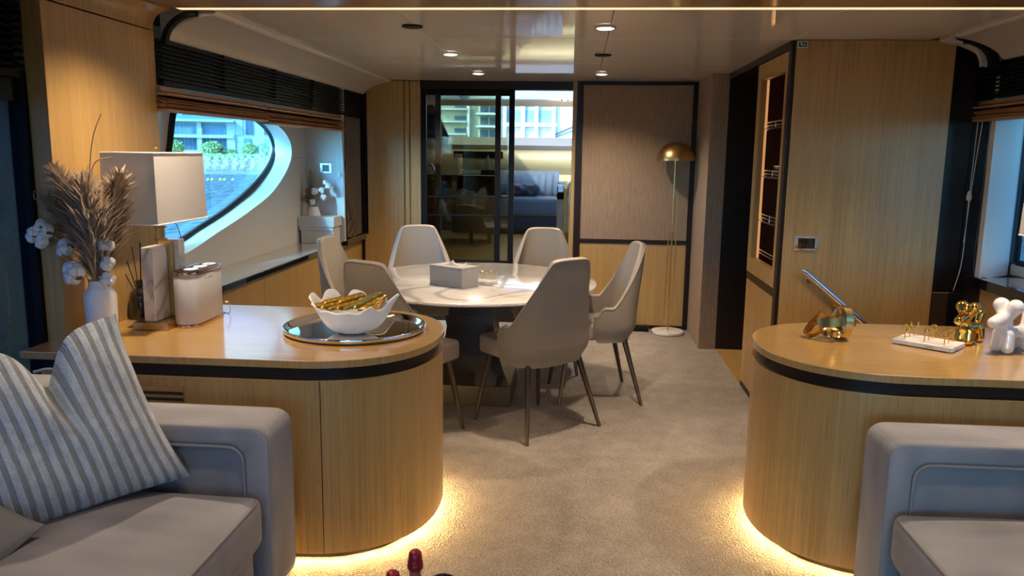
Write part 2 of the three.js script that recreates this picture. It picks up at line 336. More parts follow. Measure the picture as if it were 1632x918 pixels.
// black ribs that close the mouldings
function rib(side, x, z, d, w = 0.03) {
  const pts = [], inn = [], R = 0.17, cx = x - side * (R - 0.0), cy = 2.03;
  for (let k = 0; k <= 14; k++) { const a = k / 14 * Math.PI / 2; pts.push([cx + side * R * Math.cos(a), cy + 0.149 * Math.sin(a)]); inn.unshift([cx + side * (R - w) * Math.cos(a), cy + (0.149 - w) * Math.sin(a)]); }
  const all = [[x, 2.035], ...pts, ...inn];
  return plateZ(side > 0 ? all : all.reverse(), z - d, z);
}
struct('trim_3', rib(-1, WL - 0.002, -3.717, 0.035, 0.022), M.black);
struct('trim_3', rib(1, 2.135, -4.445, 0.05, 0.036), M.black);
struct('trim_3', rib(1, 2.10, -4.50, 0.03, 0.026), M.lining);

// ---- left side
// oak pier between the dark panel and the window bay, with a curved head
struct('wall_left', [span(-2.06, WP, 0, 2.086, -3.715, -2.915, 0.002)], M.oak);
{
  const s = new THREE.Shape(); s.moveTo(-0.0, 2.092); s.lineTo(0.0, 2.10); s.bezierCurveTo(0.004, 2.15, 0.03, 2.168, 0.085, 2.179); s.lineTo(0.085, 2.2); s.lineTo(-0.11, 2.2); s.lineTo(-0.11, 2.092); s.closePath();
  struct('wall_left', metric(toCreasedNormals(extrude(s, 3.05, 0, 12), 0.6).translate(WP, 0, -3.71)), M.oak);
}
// large dark glass panel in a black frame beside the sofa, grille above it
{
  const t = structGroup('window_1');
  obj('dark_pane', span(-2.10, -2.094, 0.14, 1.72, -2.90, -0.30, 0), M.glassSun, t);
  obj('header', span(-2.12, -2.085, 1.715, 1.80, -2.90, -0.30, 0.002), M.blackGloss, t);
  obj('frame', [span(-2.13, -2.062, 0.10, 1.83, -2.935, -2.895, 0.004), span(-2.13, -2.062, 0.10, 0.14, -2.895, -0.30, 0.003), span(-2.13, -2.062, 1.80, 1.83, -2.895, -0.30, 0.003), span(-2.13, -2.062, 0.10, 1.83, -0.30, -0.26, 0.003)], M.black, t);
  obj('grille_back', span(-2.14, -2.12, 1.83, 2.09, -2.935, -0.26, 0), M.black, t);
  for (let k = 0; k < 9; k++) obj('grille_slat', span(-2.118, -2.072, 1.842 + k * 0.027, 1.853 + k * 0.027, -2.93, -0.265, 0.002), M.black, t);
}
struct('wall_left', [span(-2.3, -2.14, -0.05, 0.13, -2.93, -0.26, 0), span(-2.3, -2.14, 1.74, 2.2, -2.93, -0.26, 0), span(-2.3, -2.06, -0.05, 2.2, -0.26, 2.25, 0), span(-2.3, -2.06, -0.05, 2.2, -3.66, -2.935, 0)], M.oak);

// window bay: hull lining with an eye-shaped opening, deep flared reveal, gasket, tinted pane
const eyeGlass = smoothLoop([[-4.72, 1.78], [-4.64, 1.56], [-4.50, 1.20], [-4.48, 1.02], [-4.66, 0.99], [-5.006, 1.053], [-5.39, 1.136], [-5.835, 1.269], [-6.152, 1.402], [-6.29, 1.50], [-6.325, 1.572], [-6.27, 1.66], [-6.121, 1.737], [-5.8, 1.81], [-5.3, 1.86], [-4.95, 1.865], [-4.78, 1.84]], 110);
const eyeRim = smoothLoop([[-4.30, 1.80], [-4.22, 1.56], [-4.18, 1.20], [-4.22, 0.98], [-4.433, 0.945], [-4.953, 1.035], [-5.461, 1.135], [-5.906, 1.255], [-6.226, 1.43], [-6.30, 1.52], [-6.29, 1.60], [-6.18, 1.68], [-5.989, 1.745], [-5.7, 1.83], [-5.2, 1.89], [-4.8, 1.90], [-4.45, 1.87]], 110);
function bayWindow(name, mirrorX, flipTo) {                  // mirrorX(x), flipTo(z): where the same bay stands on the other side
  const w = structGroup(name), P = ([z, y], x) => V(mirrorX(x), y, flipTo(z));
  const rev = surface((u, v) => { const i = Math.round(u * 110) % 110, a = eyeRim[i], b = eyeGlass[i], e = 1 - (1 - v) ** 1.6; return P([a[0] + (b[0] - a[0]) * v, a[1] + (b[1] - a[1]) * v], -2.28 - 0.15 * e); }, 110, 8, true);
  obj('reveal', rev, M.hull, w);
  const gask = new THREE.CatmullRomCurve3(eyeGlass.map((p) => P(p, -2.425)), true);
  obj('gasket', new THREE.TubeGeometry(gask, 220, 0.023, 8, true), M.gasket, w);
  const hole = eyeGlass.map(([z, y]) => [flipTo(z), y]);
  obj('pane', plateX(hole, mirrorX(-2.43) - 0.003, mirrorX(-2.43) + 0.003), M.glassBlue, w);
  return w;
}
bayWindow('window_2', (x) => x, (z) => z);
struct('wall_left', plateX([[-6.80, 0.55], [-3.62, 0.55], [-3.62, 2.2], [-6.80, 2.2]], -2.30, -2.28, [eyeRim]), M.hull);
struct('wall_left', plateX([[-7.45, -0.05], [-3.5, -0.05], [-3.5, 2.3], [-7.45, 2.3]], -2.475, -2.44, [eyeGlass.map(([z, y]) => [-5.4 + (z + 5.4) * 1.035, 1.42 + (y - 1.42) * 1.06])]), M.lining);
struct('trim_4', span(-2.2795, -2.276, 1.49, 1.492, -6.60, -6.34, 0), M.darkCord);            // the joint in the lining
// bay ends: near return behind the pier and the white end panel with an edge strip
struct('wall_left', span(-2.28, -2.06, 0.8, 2.2, -3.74, -3.716, 0), M.lining);
struct('wall_left', [span(-2.28, WL - 0.002, 0.8, 2.06, -6.66, -6.62, 0.002), span(-2.02, WL - 0.002, 0.8, 2.06, -6.62, -6.612, 0.002)], M.lining);
// dark glass panel past the bay and the bulkhead behind it
{
  const t = structGroup('window_3');
  obj('dark_pane', span(-2.0, -1.956, 0.815, 1.842, -7.255, -6.665, 0.003), M.blackGloss, t);
  obj('frame', [span(-2.0, WL, 0.815, 1.842, -6.668, -6.64, 0.002), span(-2.0, WL, 0.815, 1.842, -7.27, -7.25, 0.002)], M.black, t);
}
// long black ventilation grille above the bay
function grille(name, x, side, z0, z1, y0, y1, n, posts) {
  const t = structGroup(name), o = side;                     // side: +1 faces +x
  const a = (p, q) => [Math.min(x - o * p, x - o * q), Math.max(x - o * p, x - o * q)];
  obj('grille_back', span(...a(0.03, 0.045), y0, y1, z0, z1, 0), M.gasket, t);
  const h = (y1 - y0 - 0.03) / n;
  for (let k = 0; k < n; k++) obj('grille_slat', span(...a(0.0, 0.022), y0 + 0.026 + k * h, y0 + 0.026 + k * h + h * 0.42, z0, z1, 0.0015), M.black, t);
  obj('grille_rail', span(...a(0.0, 0.03), y0, y0 + 0.022, z0, z1, 0.002), M.black, t);
  for (const z of posts) obj('grille_post', span(...a(0.004, 0.03), y0 + 0.02, y1, z - 0.006, z + 0.006, 0.001), M.black, t);
}
grille('trim_5', WL, 1, ZB + 0.003, -3.722, 1.845, 2.058, 9, [-4.4, -5.15, -5.9, -6.65]);

// rear bulkhead, left part: oak panel with a rounded corner, oak pilaster strip, oak door lining
{
  const w = structGroup('wall_rear');
  const s = new THREE.Shape(); s.moveTo(-2.0, 0); s.lineTo(-1.585, 0); s.lineTo(-1.585, 2.178); s.lineTo(-1.86, 2.178); s.bezierCurveTo(-1.91, 2.178, -1.925, 2.16, -1.925, 2.10); s.lineTo(-1.925, 0.8); s.lineTo(-2.0, 0.8); s.closePath();
  obj('oak_panel', metric(extrude(s, 0.05, 0.002).translate(0, 0, ZB - 0.052)), M.oak, w);
  obj('oak_strip', span(-1.578, -1.535, 0, 2.178, ZB - 0.052, ZB + 0.012, 0.006), M.oak, w);
  obj('oak_panel', span(-1.53, -1.435, 0, 2.178, ZB - 0.06, ZB - 0.008, 0.004), M.oak, w);
  obj('riser', span(-1.435, -0.02, -0.05, 0.50, -7.44, -7.30, 0.002, 'along'), M.ebony, w);
  obj('head', span(-1.435, -0.02, 2.112, 2.2, -7.44, -7.26, 0.002, 'along'), M.ebony, w);
  obj('jamb', span(-0.072, -0.035, 0, 2.178, -7.42, -7.235, 0.003), M.oak, w);
  obj('backing', span(-2.6, -1.44, -0.05, 2.3, -7.45, -7.325, 0), M.mahogany, w);
}
// ---- sliding door of smoked glass, two leaves pushed together on the left
{
  const d = structGroup('door_1');
  const leaf = (x0, x1, z) => {
    const sw = 0.05, y0 = 0.50, y1 = 2.108;
    for (const x of [x0, x1 - sw]) obj('stile', span(x, x + sw, y0, y1, z - 0.018, z + 0.018, 0.003), M.black, d);
    for (const [a, b] of [[y0, y0 + 0.07], [y1 - 0.05, y1]]) obj('rail', span(x0 + sw, x1 - sw, a, b, z - 0.018, z + 0.018, 0.003), M.black, d);
    for (const y of [0.985, 1.155]) obj('glazing_bar', span(x0 + sw, x1 - sw, y - 0.006, y + 0.006, z - 0.01, z + 0.01, 0.002), M.black, d);
    obj('glass_pane', span(x0 + sw - 0.005, x1 - sw + 0.005, y0 + 0.06, y1 - 0.04, z - 0.001, z + 0.001, 0), M.glassDark, d);
  };
  leaf(-1.435, -0.71, -7.305); leaf(-1.312, -0.59, -7.35);
  obj('track', span(-1.435, -0.075, 2.108, 2.112, -7.38, -7.28, 0), M.black, d);
}
// rear bulkhead, right part: fabric above a dark rail, oak below, dark stiles
{
  const w = structGroup('wall_rear');
  obj('fabric_panel', span(0.02, 0.965, 0.805, 2.15, -7.23, -7.21, 0.003), M.wallFabric, w);
  obj('oak_panel', span(0.02, 0.965, 0.03, 0.77, -7.23, -7.208, 0.003), M.oak, w);
  obj('rail', span(0.02, 0.965, 0.772, 0.803, -7.23, -7.20, 0.002, 'along'), M.ebony, w);
  obj('stile', span(-0.034, 0.018, 0, 2.178, -7.23, -7.198, 0.002), M.ebony, w);
  obj('stile', span(0.967, 1.004, 0, 2.178, -7.23, -7.198, 0.002), M.ebony, w);
  obj('head_rail', span(0.02, 0.965, 2.152, 2.178, -7.23, -7.2, 0.002, 'along'), M.ebony, w);
  obj('skirting', span(0.02, 0.965, 0, 0.028, -7.23, -7.2, 0.002, 'along'), M.ebony, w);
  obj('backing', span(-0.03, 2.7, -0.05, 2.3, -7.45, -7.232, 0), M.mahogany, w);
}
struct('wall_passage', [span(1.006, 1.142, 0, 2.178, -7.2, -6.49, 0.003)], M.wallFabric);
// dark recess of the stair to the lower deck
{
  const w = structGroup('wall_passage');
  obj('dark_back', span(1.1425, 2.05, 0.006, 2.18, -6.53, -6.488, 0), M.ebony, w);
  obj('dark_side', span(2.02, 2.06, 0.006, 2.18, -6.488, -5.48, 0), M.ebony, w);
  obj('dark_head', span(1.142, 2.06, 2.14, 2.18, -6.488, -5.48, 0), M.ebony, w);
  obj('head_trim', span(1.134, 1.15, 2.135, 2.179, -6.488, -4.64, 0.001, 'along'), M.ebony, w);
}
// ---- oak pier that carries the switch and the handrail
struct('wall_right', [span(1.158, 1.99, 0, 2.178, -4.70, -4.62, 0.003)], M.oak);
struct('wall_right', [span(1.137, 1.156, 0, 2.178, -4.70, -4.634, 0.002)], M.ebony);
struct('wall_right', [span(1.50, 1.99, 0, 2.178, -5.47, -4.701, 0)], M.mahogany);
// ---- right hull side
struct('wall_right', plateX([[-7.45, -0.05], [2.25, -0.05], [2.25, 2.3], [-7.45, 2.3]], 2.56, 2.74, [[[-4.85, 0.98], [-1.0, 0.98], [-1.0, 1.84], [-4.85, 1.84]]]), M.lining);
{
  const w = structGroup('window_4');
  obj('reveal', [span(2.40, 2.56, 0.926, 0.98, -4.70, -1.0, 0.004), span(2.40, 2.56, 1.84, 1.90, -4.70, -1.0, 0.004), span(2.40, 2.56, 0.9, 1.9, -1.0, -0.94, 0.004)], M.hull, w);
  // rounded far cheek of the opening
  const s = new THREE.Shape(); s.moveTo(2.161, 4.472); s.bezierCurveTo(2.22, 4.48, 2.33, 4.55, 2.385, 4.625); s.lineTo(2.385, 4.72); s.lineTo(2.205, 4.72); s.lineTo(2.205, 4.52); s.lineTo(2.161, 4.52); s.closePath();
  obj('cheek', toCreasedNormals(extrude(s, 1.06, 0, 14), 0.6).rotateX(-Math.PI / 2).translate(0, 0.925, 0), M.hull, w);
  obj('gasket', [span(2.375, 2.41, 0.93, 1.96, -4.67, -4.63, 0.006), span(2.42, 2.45, 0.965, 1.0, -4.63, -1.0, 0.006), span(2.42, 2.45, 1.82, 1.855, -4.63, -1.0, 0.006)], M.gasket, w);
  obj('pane', span(2.432, 2.438, 0.98, 1.84, -4.68, -1.0, 0), M.glassPale, w);
}
{
  const t = structGroup('wall_right');
  obj('dark_pane', span(2.16, 2.20, 0.93, 1.90, -4.90, -4.525, 0.002), M.blackGloss, t);
  obj('ledge', span(2.15, 2.55, 0.905, 0.925, -4.50, -0.9, 0.003), M.stone, t);
  obj('ledge_lip', span(2.135, 2.16, 0.875, 0.928, -4.55, -0.9, 0.004, 'along'), M.blackGloss, t);
  obj('oak_front', span(2.16, 2.19, 0, 0.874, -4.44, -0.9, 0.002), M.oak, t);
  obj('dark_front', span(2.16, 2.2, 0, 0.925, -4.90, -4.445, 0.002), M.ebony, t);
  obj('dark_return', span(1.99, 2.16, 0, 2.18, -4.78, -4.72, 0.002), M.ebony, t);
}
struct('wall_right', span(2.2, 2.56, 0, 2.2, -0.94, 2.25, 0), M.oak);
grille('trim_5', 2.15, -1, -4.90, -0.94, 1.87, 2.07, 8, [-4.62, -4.46, -4.33, -3.6, -2.9, -2.2]);
// low dark partition of the stairwell with a pale edge
{
  const t = structGroup('wall_stair');
  obj('dark_panel', span(1.992, 2.45, 0, 0.812, -4.64, -4.62, 0.001), M.blackGloss, t);
  obj('edge', span(1.992, 2.45, 0.812, 0.817, -4.64, -4.62, 0), M.chrome, t);
}
// ---- aft end behind the camera: frame and clear glass doors to the deck, with the deck roof outside
struct('wall_aft', [span(-2.6, -1.55, -0.05, 2.3, 2.25, 2.38, 0), span(1.75, 2.74, -0.05, 2.3, 2.25, 2.38, 0), span(-1.55, 1.75, 2.05, 2.3, 2.25, 2.38, 0)], M.oak);
{
  const d = structGroup('door_2');
  for (const x of [-1.55, -0.45, 0.65]) {
    obj('frame', [span(x, x + 0.04, 0, 2.05, 2.29, 2.33, 0.003), span(x + 1.06, x + 1.1, 0, 2.05, 2.29, 2.33, 0.003), span(x + 0.04, x + 1.06, 2.0, 2.05, 2.29, 2.33, 0.003), span(x + 0.04, x + 1.06, 0, 0.06, 2.29, 2.33, 0.003)], M.chrome, d);
    obj('glass_pane', span(x + 0.035, x + 1.065, 0.05, 2.01, 2.308, 2.312, 0), M.glassAft, d);
  }
}
struct('floor_aft_deck', span(-2.75, 2.75, -0.12, -0.02, 2.38, 5.8, 0, 'z'), M.oak);
struct('ceiling_aft_deck', span(-2.75, 2.75, 2.35, 2.45, 2.0, 5.5, 0), M.hull);
struct('wall_hull', [span(-2.75, -2.62, -1.5, -0.05, -7.45, 5.5, 0), span(2.62, 2.75, -1.5, -0.05, -7.45, 5.5, 0), span(-2.75, 2.75, 2.32, 2.42, -7.5, 2.3, 0)], M.hull);
// ---------------------------------------------------------------- downlights
function downlight(x, z, label, lit = true, group, power = 1) {
  const t = thing('downlight', label, 'downlight', [x, CEIL, z], 0, group);
  obj('rim', lathe([[0.040, -0.0005], [0.052, -0.0005], [0.054, -0.004], [0.053, -0.008], [0.048, -0.009], [0.046, -0.006], [0.040, -0.002]], 0, 0, 0, 28), lit ? M.chrome : M.black, t);
  obj('diffuser', lathe([[0, -0.012], [0.036, -0.012], [0.045, -0.007], [0.045, -0.001], [0, -0.001]], 0, 0, 0, 28), lit ? M.glowWarm : M.black, t);
  if (!lit) return t;
  const l = new THREE.SpotLight(WARM, DOWNLIGHT * power, 0, 1.15, 0.9, 2);
  l.name = 'downlight_lamp'; l.position.set(x, CEIL - 0.018, z); l.target.position.set(x, 0, z); l.castShadow = true; l.shadow.radius = 1.6; scene.add(l, l.target);
  return t;
}
downlight(-0.845, -5.288, 'lit round ceiling downlight in the left row, the one nearer the light strip');
downlight(-0.822, -6.536, 'lit round ceiling downlight in the left row, close before the glass sliding door');
downlight(0.111, -4.195, 'lit round ceiling downlight in the right row, largest and nearest the light strip');
downlight(0.155, -6.527, 'lit round ceiling downlight in the right row, close before the fabric wall panel');
downlight(-0.86, -4.163, 'dark unlit round ceiling fitting in the left row, just past the light strip', false);
downlight(0.131, -5.321, 'dark unlit round ceiling fitting between the two lit downlights of the right row', false);
for (const [x, z] of [[-1.52, -3.12], [1.52, -3.12], [-0.85, -2.0], [0.9, -2.0], [-0.85, -0.7], [0.9, -0.7]]) downlight(x, z, 'lit round downlight in the oak ceiling on the near side of the light strip', true, 'downlights in the oak ceiling', Math.abs(x) > 1 ? 0.95 : 0.3);
// ---------------------------------------------------------------- the two sideboards with rounded ends
// outline: a half ellipse at the free end, straight to the wall
function endOutline(cx, cz, rx, rz, wall, inset, dir, n = 40, a0 = -90, a1 = 90) {
  const p = [];
  for (let k = 0; k <= n; k++) { const a = (a0 + (a1 - a0) * k / n) * Math.PI / 180, c = Math.cos(a), s = Math.sin(a), e = 2 / 2.25; p.push([cx + dir * (rx - inset) * Math.sign(c) * Math.abs(c) ** e, cz - (rz - inset) * Math.sign(s) * Math.abs(s) ** e]); }
  if (wall !== null) { p.push([wall, cz - (rz - inset)]); p.unshift([wall, cz + (rz - inset)]); }
  return p;                                                     // from the near wall end, round the tip, to the far wall end
}
// a curved skin that follows an open outline, with its own thickness and length-wise texture
function skin(path, thick, y0, y1) {
  const L = [0]; for (let k = 1; k < path.length; k++) L.push(L[k - 1] + Math.hypot(path[k][0] - path[k - 1][0], path[k][1] - path[k - 1][1]));
  const nrm = path.map((_, k) => { const a = path[Math.max(0, k - 1)], b = path[Math.min(path.length - 1, k + 1)], dx = b[0] - a[0], dz = b[1] - a[1], l = Math.hypot(dx, dz); return [dz / l, -dx / l]; });
  const at = (k, off) => [path[k][0] - nrm[k][0] * off, path[k][1] - nrm[k][1] * off];
  const pos = [], nor = [], uv = [], idx = [], n = path.length;
  const strip = (o, ya, yb, sgn) => { const b = pos.length / 3; for (let k = 0; k < n; k++) { const [x, z] = at(k, o); for (const y of [ya, yb]) { pos.push(x, y, z); nor.push(sgn * nrm[k][0], 0, sgn * nrm[k][1]); uv.push(L[k], y); } } for (let k = 0; k < n - 1; k++) { const i = b + 2 * k; idx.push(i, i + 2, i + 1, i + 1, i + 2, i + 3); } };
  strip(0, y0, y1, 1); strip(thick, y0, y1, -1);
  for (const [y, s] of [[y0, -1], [y1, 1]]) { const b = pos.length / 3; for (let k = 0; k < n; k++) for (const o of [0, thick]) { const [x, z] = at(k, o); pos.push(x, y, z); nor.push(0, s, 0); uv.push(L[k], y + o); } for (let k = 0; k < n - 1; k++) { const i = b + 2 * k; idx.push(i, i + 2, i + 1, i + 1, i + 2, i + 3); } }
  for (const k of [0, n - 1]) { const b = pos.length / 3, t = k ? [nrm[k][1], -nrm[k][0]] : [-nrm[k][1], nrm[k][0]]; for (const o of [0, thick]) for (const y of [y0, y1]) { const [x, z] = at(k, o); pos.push(x, y, z); nor.push(-t[0], 0, -t[1]); uv.push(L[k] + o, y); } idx.push(b, b + 1, b + 2, b + 1, b + 3, b + 2); }
  const g = new THREE.BufferGeometry();
  g.setAttribute('position', new THREE.Float32BufferAttribute(pos, 3)); g.setAttribute('normal', new THREE.Float32BufferAttribute(nor, 3)); g.setAttribute('uv', new THREE.Float32BufferAttribute(uv, 2)); g.setIndex(idx);
  for (let k = 0; k < idx.length; k += 3) {                     // wind every triangle to agree with its normals
    const [a, b, c] = [idx[k], idx[k + 1], idx[k + 2]].map((i) => V(pos[3 * i], pos[3 * i + 1], pos[3 * i + 2])), i = idx[k];
    if (b.sub(a).cross(c.sub(a)).dot(V(nor[3 * i], nor[3 * i + 1], nor[3 * i + 2])) < 0) [idx[k], idx[k + 1]] = [idx[k + 1], idx[k]];
  }
  g.setIndex(idx);
  return g;
}
function resample(path, step = 0.02) { const c = new THREE.CatmullRomCurve3(path.map(([x, z]) => V(x, 0, z)), false, 'centripetal'); const n = Math.max(2, Math.round(c.getLength() / step)); return c.getSpacedPoints(n).map((p) => [p.x, p.z]); }
function cutPath(path, f0, f1) { const n = path.length - 1; return path.slice(Math.round(f0 * n), Math.round(f1 * n) + 1); }

function sideboard(label, cx, cz, rx, rz, wall, dir, notch) {
  const t = thing('sideboard', label, 'sideboard', [cx, 0, cz]);
  const top = endOutline(cx, cz, rx, rz, wall, 0, dir);
  if (notch) top.unshift(...notch);
  obj('worktop', rel(t, slab(dir > 0 ? top : top.slice().reverse(), 0.771, 0.80, 0.003)), M.oakPolished, t);
  // recessed dark band on the near face and round the tip, oak closing the far side
  const band = resample(endOutline(cx, cz, rx, rz, wall, 0.02, dir)), body = resample(endOutline(cx, cz, rx, rz, wall, 0.006, dir));
  const sk = (p, th, a, b) => rel(t, skin(dir > 0 ? p : p.slice(), th * (dir > 0 ? 1 : 1), a, b));
  const sgn = dir > 0 ? -1 : 1;                                 // which side of the path is outward
  const out = (p, th, a, b) => sk(sgn < 0 ? p.slice().reverse() : p, th, a, b);
  const nF = body.length;
  const fEnd = 0.63;
  obj('dark_band', out(cutPath(band, 0, fEnd), 0.02, 0.722, 0.775), M.ebony, t);
  obj('back_panel', out(cutPath(body, fEnd, 1), 0.018, 0.05, 0.770), M.oak, t);
  // front: doors of oak with narrow joints
  const L = body.reduce((a, p, k) => a + (k ? Math.hypot(p[0] - body[k - 1][0], p[1] - body[k - 1][1]) : 0), 0);
  const fx = (x) => { for (let k = 0; k < nF; k++) if (dir > 0 ? body[k][0] >= x : body[k][0] <= x) return k / (nF - 1); return 0; };
  const j = dir > 0 ? fx(-0.925) : fx(1.66);
  const split = Math.round(j * (nF - 1));
  const A = body.slice(0, split), B = body.slice(split, Math.round(fEnd * (nF - 1)) + 1);
  if (A.length > 1) { const l = A[A.length - 1], m = body[split]; A.push([l[0] + (m[0] - l[0]) * 0.82, l[1] + (m[1] - l[1]) * 0.82]); obj('oak_front', out(A, 0.018, 0.05, 0.7225), M.oak, t); }
  obj('oak_front', out(B, 0.018, 0.05, 0.7225), M.oak, t);
  const behind = resample(endOutline(cx, cz, rx, rz, wall, 0.0265, dir)), near = behind.reduce((b, p, k) => (Math.hypot(p[0] - body[split][0], p[1] - body[split][1]) < Math.hypot(behind[b][0] - body[split][0], behind[b][1] - body[split][1]) ? k : b), 0);
  obj('joint_backing', out(behind.slice(Math.max(0, near - 2), near + 3), 0.008, 0.045, 0.7225), M.ebony, t);
  const topEdge = cutPath(body, 0, fEnd);
  obj('top_lip', out(topEdge.map(([x, z]) => [x, z]), 0.014, 0.7225, 0.7255), M.brass, t);
  // carcass, floor of the recess, plinth
  const inner = endOutline(cx, cz, rx, rz, wall, 0.045, dir), plinth = endOutline(cx, cz, rx, rz, wall, 0.075, dir);
  obj('carcass', rel(t, slab(dir > 0 ? inner : inner.slice().reverse(), 0.062, 0.77)), M.mahogany, t);
  obj('plinth', rel(t, slab(dir > 0 ? plinth : plinth.slice().reverse(), 0.0, 0.062)), M.ebony, t);
  // strip of light under the edge, with its lights
  const strip = resample(endOutline(cx, cz, rx, rz, wall, 0.052, dir), 0.03), nS = strip.length;
  const lit = cutPath(strip, 0.06, 0.80);
  obj('light_strip', out(lit, 0.012, 0.042, 0.058), M.glowAmber, t);
  let k0 = 0;
  while (k0 < lit.length - 2) {
    const k1 = Math.min(lit.length - 1, k0 + 6), a = lit[k0], b = lit[k1], len = Math.hypot(b[0] - a[0], b[1] - a[1]);
    const mid = V((a[0] + b[0]) / 2, 0.048, (a[1] + b[1]) / 2);
    const l = new THREE.RectAreaLight(AMBER, UNDERGLOW, len, 0.014); l.name = 'sideboard_strip_light'; l.position.copy(mid);
    const along = V(b[0] - a[0], 0, b[1] - a[1]).normalize(), outw = V(mid.x - cx, 0, mid.z - cz), face = along.clone().cross(V(0, 1, 0));
    if (face.dot(outw) < 0) face.negate();
    face.multiplyScalar(0.86).add(V(0, -0.51, 0)).normalize();
    l.position.y = 0.040; l.lookAt(mid.x + face.x, 0.040 + face.y, mid.z + face.z);   // set in the shadow gap, aimed outward and down on the carpet
    scene.add(l); k0 = k1;
  }
  return t;
}
const boardL = sideboard('round-ended oak sideboard on the left, carrying the table lamp and mirror tray', -1.03, -3.245, 0.475, 0.50, -1.981, 1, [[-2.055, -2.908], [-2.055, -2.745]]);
const boardR = sideboard('round-ended oak sideboard on the right, carrying the two balloon dog ornaments', 1.225, -3.285, 0.485, 0.46, 2.13, -1);
{ // slotted outlet in the front of the left one
  obj('outlet_vent', rel(boardL, [span(-1.62, -1.43, 0.626, 0.684, -2.7505, -2.745, 0.0015)]), M.brass, boardL, 'slotted brass ventilation outlet in the oak front');
  for (const y of [0.632, 0.655]) obj('vent_slot', rel(boardL, span(-1.615, -1.432, y, y + 0.011, -2.7448, -2.7435, 0)), M.gasket, boardL);
}

// ---------------------------------------------------------------- low cabinet along the left side under the window bay
{
  const t = thing('window_cabinet', 'low oak cabinet with a grey stone ledge and black lip under the left window', 'cabinet', [-1.99, 0, -5.4]);
  const zs = [-3.752, -4.32, -4.92, -5.52, -6.12, -6.66, -7.255];
  for (let k = 0; k < 6; k++) obj('door', rel(t, span(-2.0, -1.985, 0.05, 0.755, zs[k + 1] + 0.002, zs[k] - 0.002, 0.0015)), M.oak, t);
  obj('stone_ledge', rel(t, span(-2.278, -1.975, 0.776, 0.80, -6.618, -3.752, 0.003)), M.stone, t);
  obj('black_lip', rel(t, span(-2.01, -1.968, 0.757, 0.797, -6.64, -3.752, 0.006, 'along')), M.blackGloss, t);
  obj('black_lip', rel(t, span(-2.06, -1.94, 0.757, 0.812, -7.262, -6.645, 0.006, 'along')), M.blackGloss, t);
  obj('carcass', rel(t, span(-2.27, -2.005, 0, 0.756, -7.255, -3.752, 0)), M.mahogany, t);
  obj('corner_post', rel(t, span(-1.985, -1.955, 0, 0.757, -7.268, -7.258, 0.001)), M.ebony, t);
}

// ---------------------------------------------------------------- glazed display cabinet by the passage
{
  const x = 1.142, z0 = -5.47, z1 = -4.715;
  const t = thing('display_cabinet', 'tall oak display cabinet with lit red-brown shelves in a framed opening beside the dark recess', 'cabinet', [x, 0, (z0 + z1) / 2]);
  const R = (g) => rel(t, g), fw = 0.10;
  obj('shelf_frame', R([plateX([[z0 + 0.012, 0.80], [z1 + 0.064, 0.80], [z1 + 0.064, 2.13], [z0 + 0.012, 2.13]], x - 0.004, x + 0.03, [[[z0 + 0.012 + fw, 0.80 + fw], [z1 + 0.064 - fw, 0.80 + fw], [z1 + 0.064 - fw, 2.13 - fw], [z0 + 0.012 + fw, 2.13 - fw]]], 0.0015)]), M.oak, t);
  obj('lower_door', R(span(x, x + 0.022, 0.04, 0.745, z0 + 0.012, z1 + 0.064, 0.0015)), M.oak, t);
  obj('dark_rail', R(span(x + 0.001, x + 0.02, 0.747, 0.798, z0, z1 + 0.068, 0.001)), M.ebony, t); obj('plinth', R(span(x + 0.001, x + 0.02, 0.0, 0.038, z0, z1 + 0.068, 0.001)), M.ebony, t);
  obj('carcass', R([span(x + 0.025, x + 0.35, 0, 0.80, z0, z1, 0), span(x + 0.31, x + 0.35, 0.8, 2.135, z0, z1, 0), span(x + 0.025, x + 0.31, 0.8, 2.135, z1 - 0.02, z1, 0), span(x + 0.025, x + 0.31, 0.8, 2.135, z0, z0 + 0.02, 0), span(x + 0.025, x + 0.31, 2.11, 2.135, z0, z1, 0)]), M.mahogany, t);
  for (const y of [1.14, 1.42, 1.72]) {
    const s = obj('shelf', R(span(x + 0.03, x + 0.305, y, y + 0.012, z0 + 0.025, z1 - 0.025, 0.001)), M.glassShelf, t);
    obj('shelf_rail', R([tube([V(x + 0.045, y + 0.045, z0 + 0.04), V(x + 0.045, y + 0.045, z1 - 0.04)], 0.004, 2), tube([V(x + 0.045, y + 0.025, z0 + 0.04), V(x + 0.045, y + 0.025, z1 - 0.04)], 0.003, 2), ...[0.05, 0.36, 0.66].map((d) => cyl(0.004, 0.004, V(x + 0.045, y + 0.012, z0 + d), V(x + 0.045, y + 0.047, z0 + d), 10))]), M.chrome, s);
  }
  obj('shelf_rail', R([tube([V(x + 0.045, 0.955, z0 + 0.04), V(x + 0.045, 0.955, z1 - 0.04)], 0.004, 2), tube([V(x + 0.045, 0.935, z0 + 0.04), V(x + 0.045, 0.935, z1 - 0.04)], 0.003, 2)]), M.chrome, t);
  obj('light_strip', R(span(x + 0.034, x + 0.049, 0.84, 2.10, z0 + 0.100, z0 + 0.110, 0.002)), M.glowCabinet, t);
  const l = new THREE.RectAreaLight(new THREE.Color(1, 0.5, 0.2), 0.8, 0.015, 1.2); l.name = 'cabinet_strip_light'; l.position.set(x + 0.05, 1.47, z0 + 0.115); l.lookAt(x + 0.2, 1.47, z1); scene.add(l);
}
